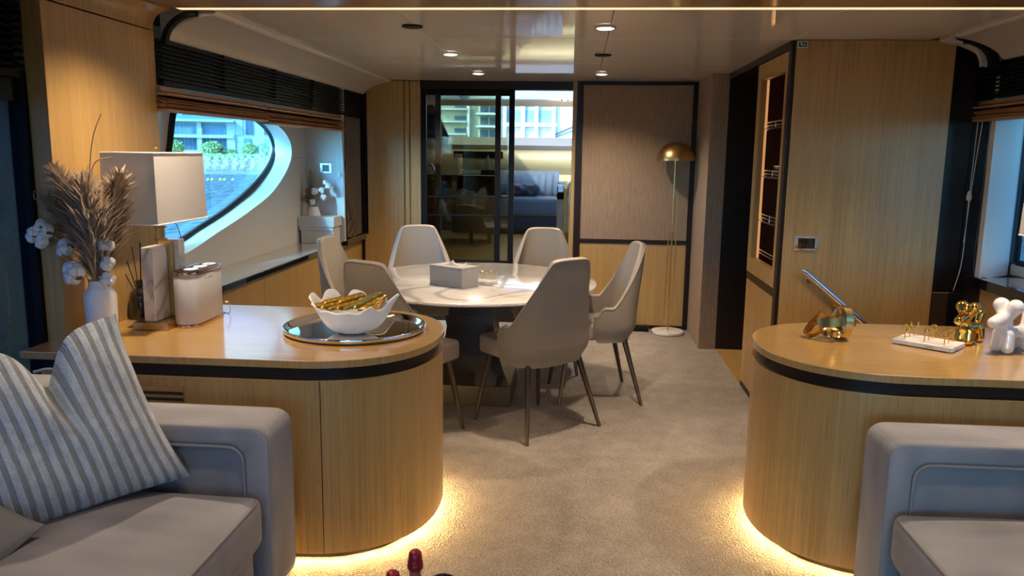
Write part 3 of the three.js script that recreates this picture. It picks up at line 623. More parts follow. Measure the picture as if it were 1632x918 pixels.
{ // a glass vessel with a chrome stand on the middle shelf
  const t = thing('glass_bowl', 'small clear glass bowl on the middle shelf of the display cabinet', 'bowl', [1.235, 1.4325, -5.10]);
  obj('bowl', lathe([[0, 0.004], [0.03, 0.004], [0.04, 0.02], [0.045, 0.06], [0.042, 0.06], [0.036, 0.02], [0.028, 0.008], [0, 0.008]]), M.glassShelf, t);
  obj('rim', lathe([[0.042, 0.058], [0.047, 0.058], [0.047, 0.066], [0.042, 0.066], [0.042, 0.058]]), M.chrome, t);
}

// ---------------------------------------------------------------- round marble dining table
{
  const t = thing('dining_table', 'round dining table with a polished white marble top on a dark flared pedestal', 'table', [-0.645, 0, -5.04]);
  const edge = lathe([[0, 0.725], [0.80, 0.725], [0.830, 0.730], [0.838, 0.738], [0.836, 0.747], [0.830, 0.75], [0, 0.75]], 0, 0, 0, 96).scale(0.925, 1, 1);
  obj('marble_top', metric(toCreasedNormals(edge, 0.5)), M.marble, t);
  // four-sided pedestal: a square block that sweeps into a slim square column and flares again under the top
  const prof = [[0.27, 0.0], [0.27, 0.128], [0.262, 0.13], [0.225, 0.20], [0.185, 0.30], [0.155, 0.42], [0.140, 0.54], [0.135, 0.64], [0.138, 0.724]];
  const sq = (list) => { const g = []; for (let k = 0; k < list.length - 1; k++) { const [r0, y0] = list[k], [r1, y1] = list[k + 1]; const c = new THREE.CylinderGeometry(r1 * Math.SQRT2, Math.max(r0, 1e-4) * Math.SQRT2, Math.max(y1 - y0, 1e-4), 4, 1, true).toNonIndexed(); c.rotateY(Math.PI / 4).translate(-0.01, (y0 + y1) / 2, 0); c.computeVertexNormals(); g.push(c); } return g; };
  obj('pedestal', sq(prof.slice(2)), M.pedestal, t);
  obj('pedestal_base', [span(-0.28, 0.26, 0, 0.129, -0.27, 0.27, 0.002)], M.pedestal, t);
}

// ---------------------------------------------------------------- dining chairs: a wrap-round shell on four splayed legs
function makeChair() {
  const t = thing('dining_chair', 'dining chair', 'chair', [0, 0, 0], 0, 'chairs round the marble table');
  const plan = new THREE.CatmullRomCurve3([[0.252, -0.045], [0.262, 0.03], [0.262, 0.10], [0.245, 0.165], [0.195, 0.215], [0.12, 0.238], [0, 0.245], [-0.12, 0.238], [-0.195, 0.215], [-0.245, 0.165], [-0.262, 0.10], [-0.262, 0.03], [-0.252, -0.045]].map(([x, z]) => V(x, 0, z)), false, 'centripetal');
  const nu = 72, nv = 26, pts = plan.getSpacedPoints(nu);
  const nrm = pts.map((_, i) => { const a = pts[Math.max(0, i - 1)], b = pts[Math.min(nu, i + 1)]; return V(-(b.z - a.z), 0, b.x - a.x).normalize(); });
  nrm.forEach((n, i) => { if (n.dot(V(pts[i].x, 0, pts[i].z + 0.0)) < 0 && pts[i].z > 0.02) n.negate(); if (pts[i].z <= 0.02 && n.x * pts[i].x < 0) n.negate(); });
  const topAt = (u) => { const s = Math.abs(2 * u - 1); const flare = 0.55 * smooth(s, 0.34, 0.80) + 0.45 * clamp((s - 0.36) / 0.42), round = smooth(s, 0.90, 1.0); return 0.995 - 0.014 * Math.min(1, s / 0.36) ** 4 - 0.370 * flare - 0.055 * round; };
  const botAt = (u) => { const s = Math.abs(2 * u - 1); return 0.395 + 0.03 * smooth(s, 0.93, 1); };
  const at = (u, v, off) => {
    const i = u * nu, a = pts[Math.min(nu, Math.floor(i))], b = pts[Math.min(nu, Math.ceil(i))], f = i - Math.floor(i), n = nrm[Math.round(i)];
    let x = a.x + (b.x - a.x) * f, z = a.z + (b.z - a.z) * f;
    const y0 = botAt(u), y1 = topAt(u), y = y0 + (y1 - y0) * v;
    x += n.x * off; z += n.z * off;
    const up = smooth(y, 0.5, 1.0), low = 1 - smooth(y, 0.39, 0.5);
    x *= 1 - 0.26 * up - 0.10 * low; z = z * (1 - 0.06 * low) + (0.05 * up - 0.03 * low) * (z > 0 ? 1 : 0.4);
    const q = V(x, y, z); q.u = (u - 0.5) * 1.1; q.w = y; return q;
  };
  const outer = surface((u, v) => at(u, v, 0.0), nu, nv), inner = flip(surface((u, v) => at(u, v, -0.036), nu, nv));
  const rimF = (u, v) => { const a = at(u, 1, 0), b = at(u, 1, -0.036), q = a.clone().lerp(b, v); q.y += 0.010 * Math.sin(Math.PI * v); q.u = u; q.w = v; return q; };
  const endF = (e) => surface((u, v) => { const q = at(e, v, -0.036 * u); q.z -= 0.012 * Math.sin(Math.PI * u); return q; }, 6, nv);
  obj('shell', [outer, surface((u, v) => at(u, 0, -0.036 * v), nu, 1)], M.weave, t, 'woven outer shell of the chair');
  obj('backrest', [inner, surface(rimF, nu, 6), endF(0), endF(1)], M.leather, t);
  obj('piping', tube(Array.from({ length: 61 }, (_, k) => { const q = at(k / 60, 1, 0.001); return V(q.x, q.y - 0.001, q.z); }), 0.0045, 120, 6), M.piping, t);
  const s = new THREE.Shape(); const w = 0.215;
  s.moveTo(-w, -0.235); s.bezierCurveTo(-w, -0.285, -w + 0.03, -0.295, -w + 0.09, -0.298); s.lineTo(w - 0.09, -0.298); s.bezierCurveTo(w - 0.03, -0.295, w, -0.285, w, -0.235);
  s.lineTo(0.215, 0.05); s.bezierCurveTo(0.21, 0.15, 0.16, 0.192, 0.06, 0.195); s.lineTo(-0.06, 0.195); s.bezierCurveTo(-0.16, 0.192, -0.21, 0.15, -0.215, 0.05); s.closePath();
  const cush = new THREE.ExtrudeGeometry(s, { depth: 0.06, bevelEnabled: true, bevelThickness: 0.022, bevelSize: 0.018, bevelOffset: -0.018, bevelSegments: 5, curveSegments: 10 }).rotateX(Math.PI / 2).translate(0, 0.487, 0);
  obj('seat', metric(toCreasedNormals(cush, 0.9)), M.leather, t);
  for (const [sx, x0, z0, x1, z1] of [[1, 0.185, -0.20, 0.242, -0.262], [-1, 0.185, -0.20, 0.242, -0.262], [1, 0.185, 0.15, 0.272, 0.255], [-1, 0.185, 0.15, 0.272, 0.255]])
    obj('leg', cyl(0.0105, 0.0185, V(sx * x1, 0, z1), V(sx * x0, 0.41, z0), 14), M.bronze, t);
  return t;
}
const chair0 = makeChair();
const chairs = [
  [-0.216, -4.485, -0.68, -0.73, 'dining chair in front at the right, its woven back turned fully to the viewer'],
  [0.13, -5.13, -0.985, 0.17, 'dining chair on the far right of the marble table, seen from its side'],
  [-0.235, -5.79, 0.06, 1, 'dining chair behind the marble table, before the open doorway'],
  [-1.135, -5.80, 0.30, 0.95, 'dining chair behind the table, before the oak bulkhead beside the smoked glass door'],
  [-1.36, -5.06, 0.99, 0.12, 'dining chair on the far left of the table, partly hidden behind a nearer chair'],
  [-0.955, -4.225, 0.46, -0.89, 'dining chair in front at the left, half hidden by the white bowl'],
];
chairs.forEach(([x, z, fx, fz, label], i) => {
  const turn = Math.atan2(-fx, -fz);
  if (i) dup(chair0, [x, 0, z], turn, label); else { chair0.position.set(x, 0, z); chair0.rotation.y = turn; chair0.userData.label = label; }
});

// ---------------------------------------------------------------- sofas
function softBox(x0, x1, y0, y1, z0, z1, r, crown = 0) {     // rounded block whose top bulges
  const g = new RoundedBoxGeometry(x1 - x0, y1 - y0, z1 - z0, 6, r), p = g.attributes.position, hx = (x1 - x0) / 2, hz = (z1 - z0) / 2, hy = (y1 - y0) / 2;
  let h = mergeVertices((() => { const q = new THREE.BoxGeometry(x1 - x0, y1 - y0, z1 - z0, 24, 8, 30); return q; })());
  const hp = h.attributes.position;
  for (let i = 0; i < hp.count; i++) {
    let x = hp.getX(i), y = hp.getY(i), z = hp.getZ(i);
    const cx = clamp(x, -hx + r, hx - r), cy = clamp(y, -hy + r, hy - r), cz = clamp(z, -hz + r, hz - r), d = V(x - cx, y - cy, z - cz), l = d.length();
    if (l > 0) { d.multiplyScalar(r / Math.max(l, 1e-6)); x = cx + d.x; y = cy + d.y; z = cz + d.z; }
    if (y > 0) y += crown * (1 - (x / hx) ** 2) * (1 - (z / hz) ** 4);
    hp.setXYZ(i, x, y, z);
  }
  h = h.toNonIndexed(); h.deleteAttribute('uv'); h = mergeVertices(h, 1e-4); h.deleteAttribute('normal'); h.computeVertexNormals();
  return metric(h.translate((x0 + x1) / 2, (y0 + y1) / 2, (z0 + z1) / 2));
}
function loopXY(x0, x1, y0, y1, r, n = 8) { const p = []; for (const [cx, cy, a] of [[x1 - r, y1 - r, 0], [x0 + r, y1 - r, 90], [x0 + r, y0 + r, 180], [x1 - r, y0 + r, 270]]) for (let k = 0; k <= n; k++) { const t = (a + 90 * k / n) * Math.PI / 180; p.push([cx + r * Math.cos(t), cy + r * Math.sin(t)]); } return p; }
function makeSofa(label) {
  const t = thing('sofa', label, 'sofa', [0, 0, 0]);
  const XB = -0.475, XF = 0.49, HL = 1.0, AW = 0.25, H = 0.668;
  const armEnd = XF - 0.0;
  for (const s of [-1, 1]) {
    // arm: a padded frame with a sunken inner panel, both outlined with piping
    const zi = s * (HL - AW), zo = s * HL, za = Math.min(zi, zo), zb = Math.max(zi, zo);
    const o = loopXY(XB + 0.02, armEnd, 0.05, H, 0.055), h = loopXY(XB + 0.10, armEnd - 0.085, 0.10, H - 0.068, 0.05);
    const sh = shapeOf(o); const deep = 0.03;
    const body = new THREE.ExtrudeGeometry(sh, { depth: AW - 2 * 0.03 - deep, bevelEnabled: true, bevelThickness: 0.03, bevelSize: 0.028, bevelOffset: -0.028, bevelSegments: 5, curveSegments: 6 });
    const rim = shapeOf(o); rim.holes.push(pathOf(h));
    const frame = new THREE.ExtrudeGeometry(rim, { depth: deep, bevelEnabled: true, bevelThickness: 0.012, bevelSize: 0.016, bevelOffset: -0.016, bevelSegments: 4, curveSegments: 6 });
    body.translate(0, 0, 0.03); frame.translate(0, 0, AW - deep - 0.028);
    const g = [toCreasedNormals(body, 0.8), toCreasedNormals(frame, 0.8)];
    g.forEach((q) => { if (s > 0) q.rotateY(Math.PI).scale(1, 1, 1).translate(armEnd + XB + 0.02, 0, HL); else q.translate(0, 0, -HL); });
    // rotateY(pi) mirrors x as well, which the symmetric outline of the frame allows only with its own offset
    obj('arm', g.map((q) => metric(q)), M.velvet, t);
    const zp = s > 0 ? HL - AW + 0.014 : -HL + AW - 0.014;
    const hx0 = XB + 0.10, hx1 = armEnd - 0.085, sx = s > 0 ? armEnd + XB + 0.02 : 0;
    const ring = loopXY(hx0, hx1, 0.10, H - 0.068, 0.05).map(([x, y]) => V(s > 0 ? sx - x : x, y, zp));
    obj('arm_piping', [tube(ring, 0.006, 160, 8, true), tube(loopXY(XB + 0.03, armEnd - 0.008, 0.06, H - 0.009, 0.05).map(([x, y]) => V(s > 0 ? sx - x : x, y, s > 0 ? HL - 0.012 : -HL + 0.012)), 0.0055, 160, 8, true)], M.velvetPiping, t);
  }
  const zc = HL - AW;
  obj('base', softBox(XB + 0.04, XF - 0.045, 0.06, 0.285, -zc + 0.004, zc - 0.004, 0.03), M.velvet, t);
  obj('backrest', [softBox(XB, XB + 0.20, 0.07, 0.775, -HL + 0.02, HL - 0.02, 0.065)], M.velvet, t);
  obj('backrest_piping', tube([V(XB + 0.19, 0.30, -HL + 0.022), V(XB + 0.193, 0.70, -HL + 0.024), V(XB + 0.16, 0.765, -HL + 0.03), V(XB + 0.10, 0.778, -HL + 0.03), V(XB + 0.04, 0.765, -HL + 0.03)], 0.006, 40, 8), M.velvetPiping, t);
  for (const s of [-1, 1]) {
    const z0 = s < 0 ? -zc + 0.006 : 0.003, z1 = s < 0 ? -0.003 : zc - 0.006;
    const c = obj('seat_cushion', softBox(XB + 0.19, XF - 0.012, 0.288, 0.448, z0, z1, 0.03, 0.03), M.velvet, t);
    const top = loopXY(XB + 0.20, XF - 0.022, z0 + 0.012, z1 - 0.012, 0.03).map(([x, z]) => V(x, 0.4385, z)), low = loopXY(XB + 0.20, XF - 0.022, z0 + 0.012, z1 - 0.012, 0.03).map(([x, z]) => V(x, 0.2975, z));
    obj('cushion_piping', [tube(top, 0.0065, 160, 8, true), tube(low, 0.0065, 160, 8, true)], M.velvetPiping, c);
  }
  for (const sx of [XB + 0.08, XF - 0.08]) for (const sz of [-HL + 0.1, HL - 0.1]) obj('foot', cyl(0.02, 0.024, V(sx, 0, sz), V(sx, 0.065, sz), 14), M.bronze, t);
  return t;
}
const sofaL = makeSofa('grey velvet sofa on the left with striped cushions on it');
sofaL.position.set(-1.465, 0, -1.63);
const sofaR = dup(sofaL, [1.49, 0, -1.735], Math.PI, 'grey velvet sofa on the right, only its arm and seat corner in view');
// cushions
function cushionGeo(w, h, T, chop = 0, pinch = 0.07, skew = 0) {
  const side = (s) => surface((a, b) => {
    const u = 2 * a - 1, v = 2 * b - 1, ex = 1 - pinch * (1 - v * v) * 1.0, ey = 1 - pinch * (1 - u * u) * 0.9;
    const t = T * Math.max(0, (1 - Math.abs(u) ** 2.4)) ** 0.55 * Math.max(0, (1 - Math.abs(v) ** 2.4)) ** 0.55;
    const c = chop * Math.exp(-(Math.abs((u - 0.24) / 0.17) ** 1.4)) * smooth(v, -0.35, 1);
    const fold = 0.35 * c * Math.exp(-(((u - 0.24) / 0.06) ** 2));
    const q = V(u * w / 2 * ex - skew * (v + 1) / 2 * (1 + 0.35 * u) * (1 - chop * 0), v * h / 2 * ey - c * 0.9, s * Math.max(t * (1 - 0.9 * c) - fold * 0.4, 0.002) + 0.012 * N(u * 2 + 5, v * 2, s));
    q.u = u * w / 2; q.w = v * h / 2; return q;
  }, 64, 64);
  return [side(1), flip(side(-1))];
}
function placeOn(o, a, b, c) {  // a: bottom left, b: bottom right, c: direction up the face; local x along a->b, y up, z out
  const x = b.clone().sub(a).normalize(), y = c.clone().sub(x.clone().multiplyScalar(c.dot(x))).normalize(), z = x.clone().cross(y);
  o.quaternion.setFromRotationMatrix(new THREE.Matrix4().makeBasis(x, y, z));
}
{
  const g = cushionGeo(0.66, 0.57, 0.115, 0.17, 0.07, 0.07);
  const p = tag(obj('cushion', g, M.stripes), 'large striped blue-grey chenille cushion with a dent in its top edge on the left sofa', 'cushion');
  placeOn(p, V(-1.62, 0.415, -1.90), V(-1.24, 0.485, -2.30), V(-0.14, 1, -0.13));
  p.position.set(-1.53, 0.732, -2.17);
  const q = thing('cushion', 'dark grey cushion with a pale woven band at the lower left edge of the picture', 'cushion', [0, 0, 0]);
  obj('cover', cushionGeo(0.46, 0.46, 0.085, 0), M.greyPillow, q);
  obj('pale_band', surface((a, b) => { const u = 2 * a - 1, v = -0.64 + 0.34 * b, ey = 1 - 0.07 * (1 - u * u) * 0.9, t = 0.085 * Math.max(0, (1 - Math.abs(u) ** 2.4)) ** 0.55 * (1 - Math.abs(v) ** 2.4) ** 0.55; return V(u * 0.23 * (1 - 0.07 * (1 - v * v)), v * 0.23 * ey, t + 0.004 + 0.012 * N(u * 2 + 5, v * 2, 1)); }, 40, 8), M.paleBand, q);
  {
    const n = V(0.42, 0.80, 0.42).normalize(), d = V(0.30, 0, -0.24), tip = V(-1.475, 0.515, -1.965);
    d.addScaledVector(n, -d.dot(n)).normalize(); const e = n.clone().cross(d), x = d.clone().sub(e).normalize(), y = d.clone().add(e).normalize();
    q.quaternion.setFromRotationMatrix(new THREE.Matrix4().makeBasis(x, y, n));
    q.position.copy(tip).addScaledVector(d, -0.30);
  }
  const r = tag(obj('cushion', cushionGeo(0.46, 0.46, 0.10, 0), M.stripes), 'pale ribbed cushion whose tip just shows on the right sofa', 'cushion');
  placeOn(r, V(1.42, 0.45, -2.32), V(1.76, 0.45, -1.98), V(0.25, 1, -0.2));
  r.position.set(1.68, 0.69, -2.22);
}
// low table in front of the sofas, just outside the picture
{
  const t = thing('coffee_table', 'low oak coffee table between the sofas holding the wine bottles', 'table', [-0.25, 0, -1.35]);
  obj('table_top', span(-0.35, 0.35, 0.37, 0.40, -0.36, 0.55, 0.008, 'z'), M.oakPolished, t);
  for (const [x, z] of [[-0.3, -0.3], [0.3, -0.3], [-0.3, 0.5], [0.3, 0.5]]) obj('leg', cyl(0.014, 0.02, V(x, 0, z), V(x * 0.97, 0.372, z * 0.97), 12), M.bronze, t);
}
// ---------------------------------------------------------------- things on the left sideboard
const rnd = mulberry(4211);
const TOP = 0.8005;
function cottonBoll(parent, at, r, seed, dir = V(0, 1, 0)) {
  const list = [], R = mulberry(seed), q = new THREE.Quaternion().setFromUnitVectors(V(0, 1, 0), dir.clone().normalize());
  for (let k = 0; k < 4; k++) {
    const g = mergeVertices((() => { const s = new THREE.IcosahedronGeometry(r * 0.66, 4); s.deleteAttribute('uv'); s.deleteAttribute('normal'); return s; })()), p = g.attributes.position;
    for (let i = 0; i < p.count; i++) { const v = V(p.getX(i), p.getY(i), p.getZ(i)), f = 1 + 0.18 * N(v.x * 60 + seed, v.y * 60, v.z * 60 + k); p.setXYZ(i, v.x * f, v.y * f * 1.15, v.z * f); }
    g.computeVertexNormals();
    const a = k * Math.PI / 2 + R(); g.translate(Math.cos(a) * r * 0.42, r * 0.15, Math.sin(a) * r * 0.42).applyQuaternion(q).translate(at.x, at.y, at.z); list.push(metric(g));
  }
  const b = obj('cotton_boll', list, M.cotton, parent), h = [];
  for (let k = 0; k < 4; k++) { const a = k * Math.PI / 2 + 0.6; h.push(surface((u, v) => { const w = 0.28 * r * Math.sin(Math.PI * (0.15 + 0.85 * (1 - v))), e = a + (u - 0.5) * 0.9; return V(Math.cos(e) * r * (0.2 + 0.78 * Math.sin(v * 1.7)), -r * 0.62 + r * 1.0 * v * v, Math.sin(e) * r * (0.2 + 0.78 * Math.sin(v * 1.7))); }, 4, 5).applyQuaternion(q).translate(at.x, at.y, at.z)); }
  obj('husk', h, M.husk, b);
}
function plumeGeo(a, b, w, n, seed, bend = V(0, 0, 0), thick = 0.0011) {  // feathery plume: fine hairs set along a stem from a to b
  const R = mulberry(seed), c = new THREE.QuadraticBezierCurve3(a, a.clone().lerp(b, 0.5).add(bend), b), pos = [], nor = [], uv = [];
  for (let k = 0; k < n; k++) {
    const t = 0.02 + 0.95 * R() ** 0.9, p = c.getPoint(t), T = c.getTangent(t), len = w * (0.75 + 0.9 * R()) * (0.55 + Math.sin(Math.PI * Math.min(1, 0.16 + t * 0.9)) * 0.8), ang = R() * 6.283;
    const s = V(Math.cos(ang), 0, Math.sin(ang)); s.addScaledVector(T, -s.dot(T)).normalize();
    const out = s.clone().multiplyScalar(0.42 + 0.3 * R()).addScaledVector(T, 1.0).normalize(), e1 = p.clone().addScaledVector(out, len * 0.55), e2 = e1.clone().addScaledVector(out, len * 0.45).add(V(0, -0.12 * len * R(), 0)).addScaledVector(s, 0.12 * len);
    const sd = T.clone().cross(out).normalize().multiplyScalar(thick * (0.7 + R()));
    for (const q of [p.clone().sub(sd), p.clone().add(sd), e1.clone().add(sd), p.clone().sub(sd), e1.clone().add(sd), e1.clone().sub(sd), e1.clone().sub(sd), e1.clone().add(sd), e2]) { pos.push(q.x, q.y, q.z); nor.push(s.x, s.y, s.z); uv.push(0, 0); }
  }
  const g = new THREE.BufferGeometry(); g.setAttribute('position', new THREE.Float32BufferAttribute(pos, 3)); g.setAttribute('normal', new THREE.Float32BufferAttribute(nor, 3)); g.setAttribute('uv', new THREE.Float32BufferAttribute(uv, 2)); g.computeVertexNormals();
  return g;
}
{
  const t = thing('vase', 'matt white bottle vase beside the table lamp, filled with pampas plumes and cotton', 'vase', [-1.862, TOP, -2.965]);
  obj('body', lathe([[0, 0], [0.046, 0], [0.052, 0.006], [0.057, 0.08], [0.060, 0.165], [0.058, 0.185], [0.046, 0.205], [0.041, 0.215], [0.040, 0.238], [0.042, 0.24], [0.037, 0.24], [0.036, 0.215], [0, 0.20]], 0, 0, 0, 48), M.ceramic, t);
  const b = tag(new THREE.Group(), 'dried bunch of tan pampas plumes and cotton bolls in the white bottle vase', 'dried flowers');
  b.name = numbered('dried_bunch'); b.position.set(-1.862, TOP + 0.215, -2.965); scene.add(b);
  const P = (x, y, z) => V(x, y, z);
  obj('plume', plumeGeo(P(0.0, 0.0, 0.02), P(0.0, 0.42, 0.05), 0.095, 900, 11, P(0.012, 0, 0.02), 0.0032), M.plume, b);
  obj('plume', plumeGeo(P(0.02, 0.02, 0.01), P(0.045, 0.36, 0.03), 0.08, 500, 17, P(0.012, 0, 0.02), 0.003), M.plume, b);
  obj('plume', plumeGeo(P(0.01, 0.04, -0.02), P(0.085, 0.43, -0.05), 0.08, 700, 12, P(0.0, 0.02, 0), 0.003), M.plumeDark, b);
  obj('plume', plumeGeo(P(-0.02, 0.10, 0.0), P(-0.108, 0.45, 0.055), 0.068, 700, 13, P(0.015, 0.04, 0), 0.003), M.plume, b);
  obj('plume', plumeGeo(P(-0.01, 0.06, -0.02), P(-0.07, 0.40, 0.0), 0.07, 700, 14, P(0.02, 0, 0), 0.003), M.plumeDark, b);
  obj('plume', plumeGeo(P(-0.01, 0.06, -0.02), P(-0.135, 0.34, 0.07), 0.055, 500, 15, P(0.0, 0.03, 0), 0.0028), M.plumeDark, b);
  obj('stem', [[P(0, -0.15, 0), P(-0.03, 0.12, 0.03), P(-0.14, 0.215, 0.09)], [P(0, -0.15, 0.01), P(-0.03, 0.05, 0.04), P(-0.09, 0.12, 0.06)], [P(0, -0.15, 0), P(0.05, 0.1, 0.0), P(0.07, 0.26, 0.0)], [P(0, -0.15, 0), P(0.0, 0.3, 0.03), P(0.03, 0.58, 0.02), P(0.055, 0.66, 0.0)], [P(0.0, 0.3, 0.03), P(0.03, 0.48, 0.02), P(0.085, 0.50, 0.0)], [P(0, -0.15, 0), P(-0.06, 0.2, 0.02), P(-0.165, 0.345, 0.05), P(-0.185, 0.37, 0.07)], [P(-0.165, 0.345, 0.05), P(-0.19, 0.34, 0.07), P(-0.19, 0.372, 0.07)]].map((q) => tube(q, 0.0022, 20, 5)), M.plumeDark, b);
  [[-0.182, 0.205, 0.10, 0.030], [-0.137, 0.218, 0.085, 0.029], [-0.150, 0.182, 0.10, 0.028], [-0.155, 0.240, 0.095, 0.025], [-0.085, 0.155, 0.06, 0.036], [-0.05, 0.062, 0.075, 0.044], [0.060, 0.165, 0.035, 0.028], [0.064, 0.095, 0.04, 0.028], [0.056, 0.032, 0.035, 0.027]].forEach(([x, y, z, r], k) => cottonBoll(b, P(x, y, z), r, 100 + k, P(x, 0.05, z + 0.06)));
}
{ // table lamp of marble and brass slabs with a long box shade
  const make = (pos, label) => {
    const t = thing('table_lamp', label, 'lamp', pos);
    obj('foot', span(-0.062, 0.088, 0, 0.032, -0.09, 0.14, 0.003), M.brass, t);
    obj('marble_slab', span(-0.020, 0.032, 0.0325, 0.345, 0.0, 0.118, 0.003), M.marbleSatin, t);
    obj('brass_plate', span(-0.006, 0.052, 0.0325, 0.362, -0.024, -0.001, 0.002), M.brass, t);
    obj('marble_slab', span(0.002, 0.072, 0.0325, 0.365, -0.078, -0.025, 0.003), M.marbleSatin, t);
    obj('neck', [cyl(0.005, 0.005, V(-0.012, 0.36, -0.012), V(-0.012, 0.56, -0.012), 12), cyl(0.005, 0.005, V(0.016, 0.36, -0.012), V(0.016, 0.56, -0.012), 12), span(-0.022, 0.026, 0.36, 0.372, -0.022, -0.002, 0.001), span(-0.022, 0.026, 0.415, 0.425, -0.022, -0.002, 0.001)], M.brass, t);
    const wx = 0.11, wz = 0.21, fl = 0.006, y0 = 0.445, y1 = 0.735;
    const ring = (y, e) => [[-wx - e, -wz - e], [wx + e, -wz - e], [wx + e, wz + e], [-wx - e, wz + e]].map(([x, z]) => V(x, y, z));
    const walls = []; for (let k = 0; k < 4; k++) { const a = ring(y0, fl), b = ring(y1, 0), k2 = (k + 1) % 4, th = 0.002; const outN = V((a[k].x + a[k2].x) / 2, 0, (a[k].z + a[k2].z) / 2).normalize(); walls.push(surface((u, v) => { const p = a[k].clone().lerp(a[k2], u).lerp(b[k].clone().lerp(b[k2], u), v); p.u = u * 0.4; p.w = v * 0.3; return p; }, 4, 4)); }
    const sh = obj('lamp_shade', walls, M.shade, t);
    obj('shade_rim', [ring(y0 + 0.003, fl + 0.0005), ring(y1 - 0.003, 0.0005)].flatMap((r) => r.map((p, k) => { const q = r[(k + 1) % 4]; return cyl(0.003, 0.003, p, q, 6); })), M.paper, sh);
    obj('shade_bar', [cyl(0.002, 0.002, V(-wx, y1 - 0.03, -0.012), V(wx, y1 - 0.03, -0.012), 6), cyl(0.0025, 0.0025, V(0.002, 0.55, -0.012), V(0.002, y1 + 0.012, -0.012), 8), new THREE.SphereGeometry(0.008, 12, 8).translate(0.002, y1 + 0.014, -0.012)], M.brass, sh);
    obj('cord', tube([V(0.02, 0.46, -0.02), V(0.05, 0.44, -0.04), V(0.062, 0.39, -0.06), V(0.064, 0.2, -0.085), V(0.064, 0.005, -0.087)], 0.0018, 40, 6), M.darkCord, t);
    return t;
  };
  make([-1.782, TOP, -3.285], 'table lamp with a white box shade and marble slab base on the left sideboard');
  make([1.93, TOP, -3.25], 'table lamp on the right sideboard, only the edge of its white shade in view');
}
{
  const t = thing('reed_diffuser', 'black glass reed diffuser with thin black sticks behind the lamp base', 'diffuser', [-1.930, TOP, -3.372]);
  obj('jar', lathe([[0, 0], [0.042, 0], [0.046, 0.005], [0.047, 0.10], [0.040, 0.125], [0.018, 0.138], [0.017, 0.16], [0.020, 0.162], [0.020, 0.172], [0.012, 0.172], [0.012, 0.13], [0, 0.12]], 0, 0, 0, 32), M.jar, t);
  obj('label', surface((u, v) => { const a = 0.55 + u * 0.9; return V(Math.sin(a) * 0.0475, 0.03 + v * 0.045, Math.cos(a) * 0.0475); }, 10, 1), M.ebony, t);
  for (const [x, z, h] of [[-0.075, 0.0, 0.33], [-0.085, 0.03, 0.28], [-0.05, -0.04, 0.315], [0.012, 0.0, 0.345], [0.025, 0.02, 0.34], [0.06, -0.02, 0.32], [0.04, 0.05, 0.30]]) obj('reed', cyl(0.0019, 0.0019, V(x * -0.08, 0.05, z * -0.08), V(x, h, z), 6), M.black, t);
}
{ // white stadium-shaped appliance with rose gold trims
  const t = thing('air_purifier', 'white oval desktop appliance with rose gold bands and a ridged top beside the lamp', 'appliance', [-1.652, TOP, -3.355]);
  const stad = (r, l, n = 16) => { const p = []; for (let k = 0; k <= n; k++) { const a = Math.PI * k / n; p.push([r * Math.cos(a), -l - r * Math.sin(a)]); } for (let k = 0; k <= n; k++) { const a = Math.PI + Math.PI * k / n; p.push([r * Math.cos(a), l - r * Math.sin(a)]); } return p.map(([x, z]) => [x, z]).reverse(); };
  const st = (r, l, y0, y1, b = 0) => toCreasedNormals(slab(stad(r, l), y0, y1, b), 0.5);
  obj('foot_band', st(0.056, 0.10, 0, 0.014, 0.002), M.rose, t);
  obj('body', st(0.0545, 0.10, 0.0145, 0.222, 0.002), M.plastic, t);
  const top = obj('top_band', st(0.0565, 0.10, 0.2225, 0.240, 0.002), M.rose, t);
  obj('top_plate', st(0.049, 0.098, 0.2402, 0.2415), M.ebony, top);
  for (const z of [-0.085, 0.0, 0.085]) { const s = new THREE.Shape(); s.absellipse(0, 0, 0.028, 0.037, 0, Math.PI * 2); obj('white_pad', [metric(extrude(s, 0.004, 0.001, 20).rotateX(-Math.PI / 2).translate(0.012, 0.2417, z)), new THREE.SphereGeometry(0.004, 8, 6).translate(0.012, 0.2457, z)], M.plastic, top); }
  for (let k = 0; k < 14; k++) obj('fin', span(-0.044, -0.022, 0.2417, 0.2465, -0.09 + k * 0.0135, -0.085 + k * 0.0135, 0.0008), k % 2 ? M.chrome : M.rose, top);
  // faint grey wordmark, too blurred in the photograph to be read
  const mark = []; const R = mulberry(5); for (let k = 0; k < 9; k++) if (k !== 3) mark.push(span(0.0547, 0.0551, 0.198, 0.198 + 0.003 + 0.003 * R(), 0.045 - k * 0.0085, 0.045 - k * 0.0085 + 0.0035 + 0.002 * R(), 0));
  obj('wordmark', mark, M.darkCord, t);
  obj('plug_cable', [cyl(0.005, 0.005, V(0.052, 0.06, -0.145), V(0.064, 0.06, -0.15), 10), tube([V(0.062, 0.06, -0.15), V(0.066, 0.03, -0.16), V(0.05, 0.003, -0.18), V(0.0, 0.003, -0.2)], 0.002, 20, 6)], M.cord, t);
  obj('tassel', tube([V(-0.05, 0.012, 0.13), V(-0.062, 0.010, 0.145), V(-0.07, 0.003, 0.15)], 0.003, 10, 6), M.cord, t);
}
{ // round mirror tray
  const t = thing('mirror_tray', 'round mirrored tray with a chrome rim under the white bowl', 'tray', [-0.935, TOP, -3.285]);
  obj('mirror', lathe([[0, 0], [0.272, 0], [0.272, 0.005], [0, 0.005]], 0, 0, 0, 96), M.mirror, t);
  obj('rim', lathe([[0.270, 0], [0.292, 0.0], [0.300, 0.010], [0.301, 0.022], [0.296, 0.025], [0.290, 0.022], [0.284, 0.012], [0.272, 0.0055], [0.270, 0]], 0, 0, 0, 96), M.chrome, t);
}
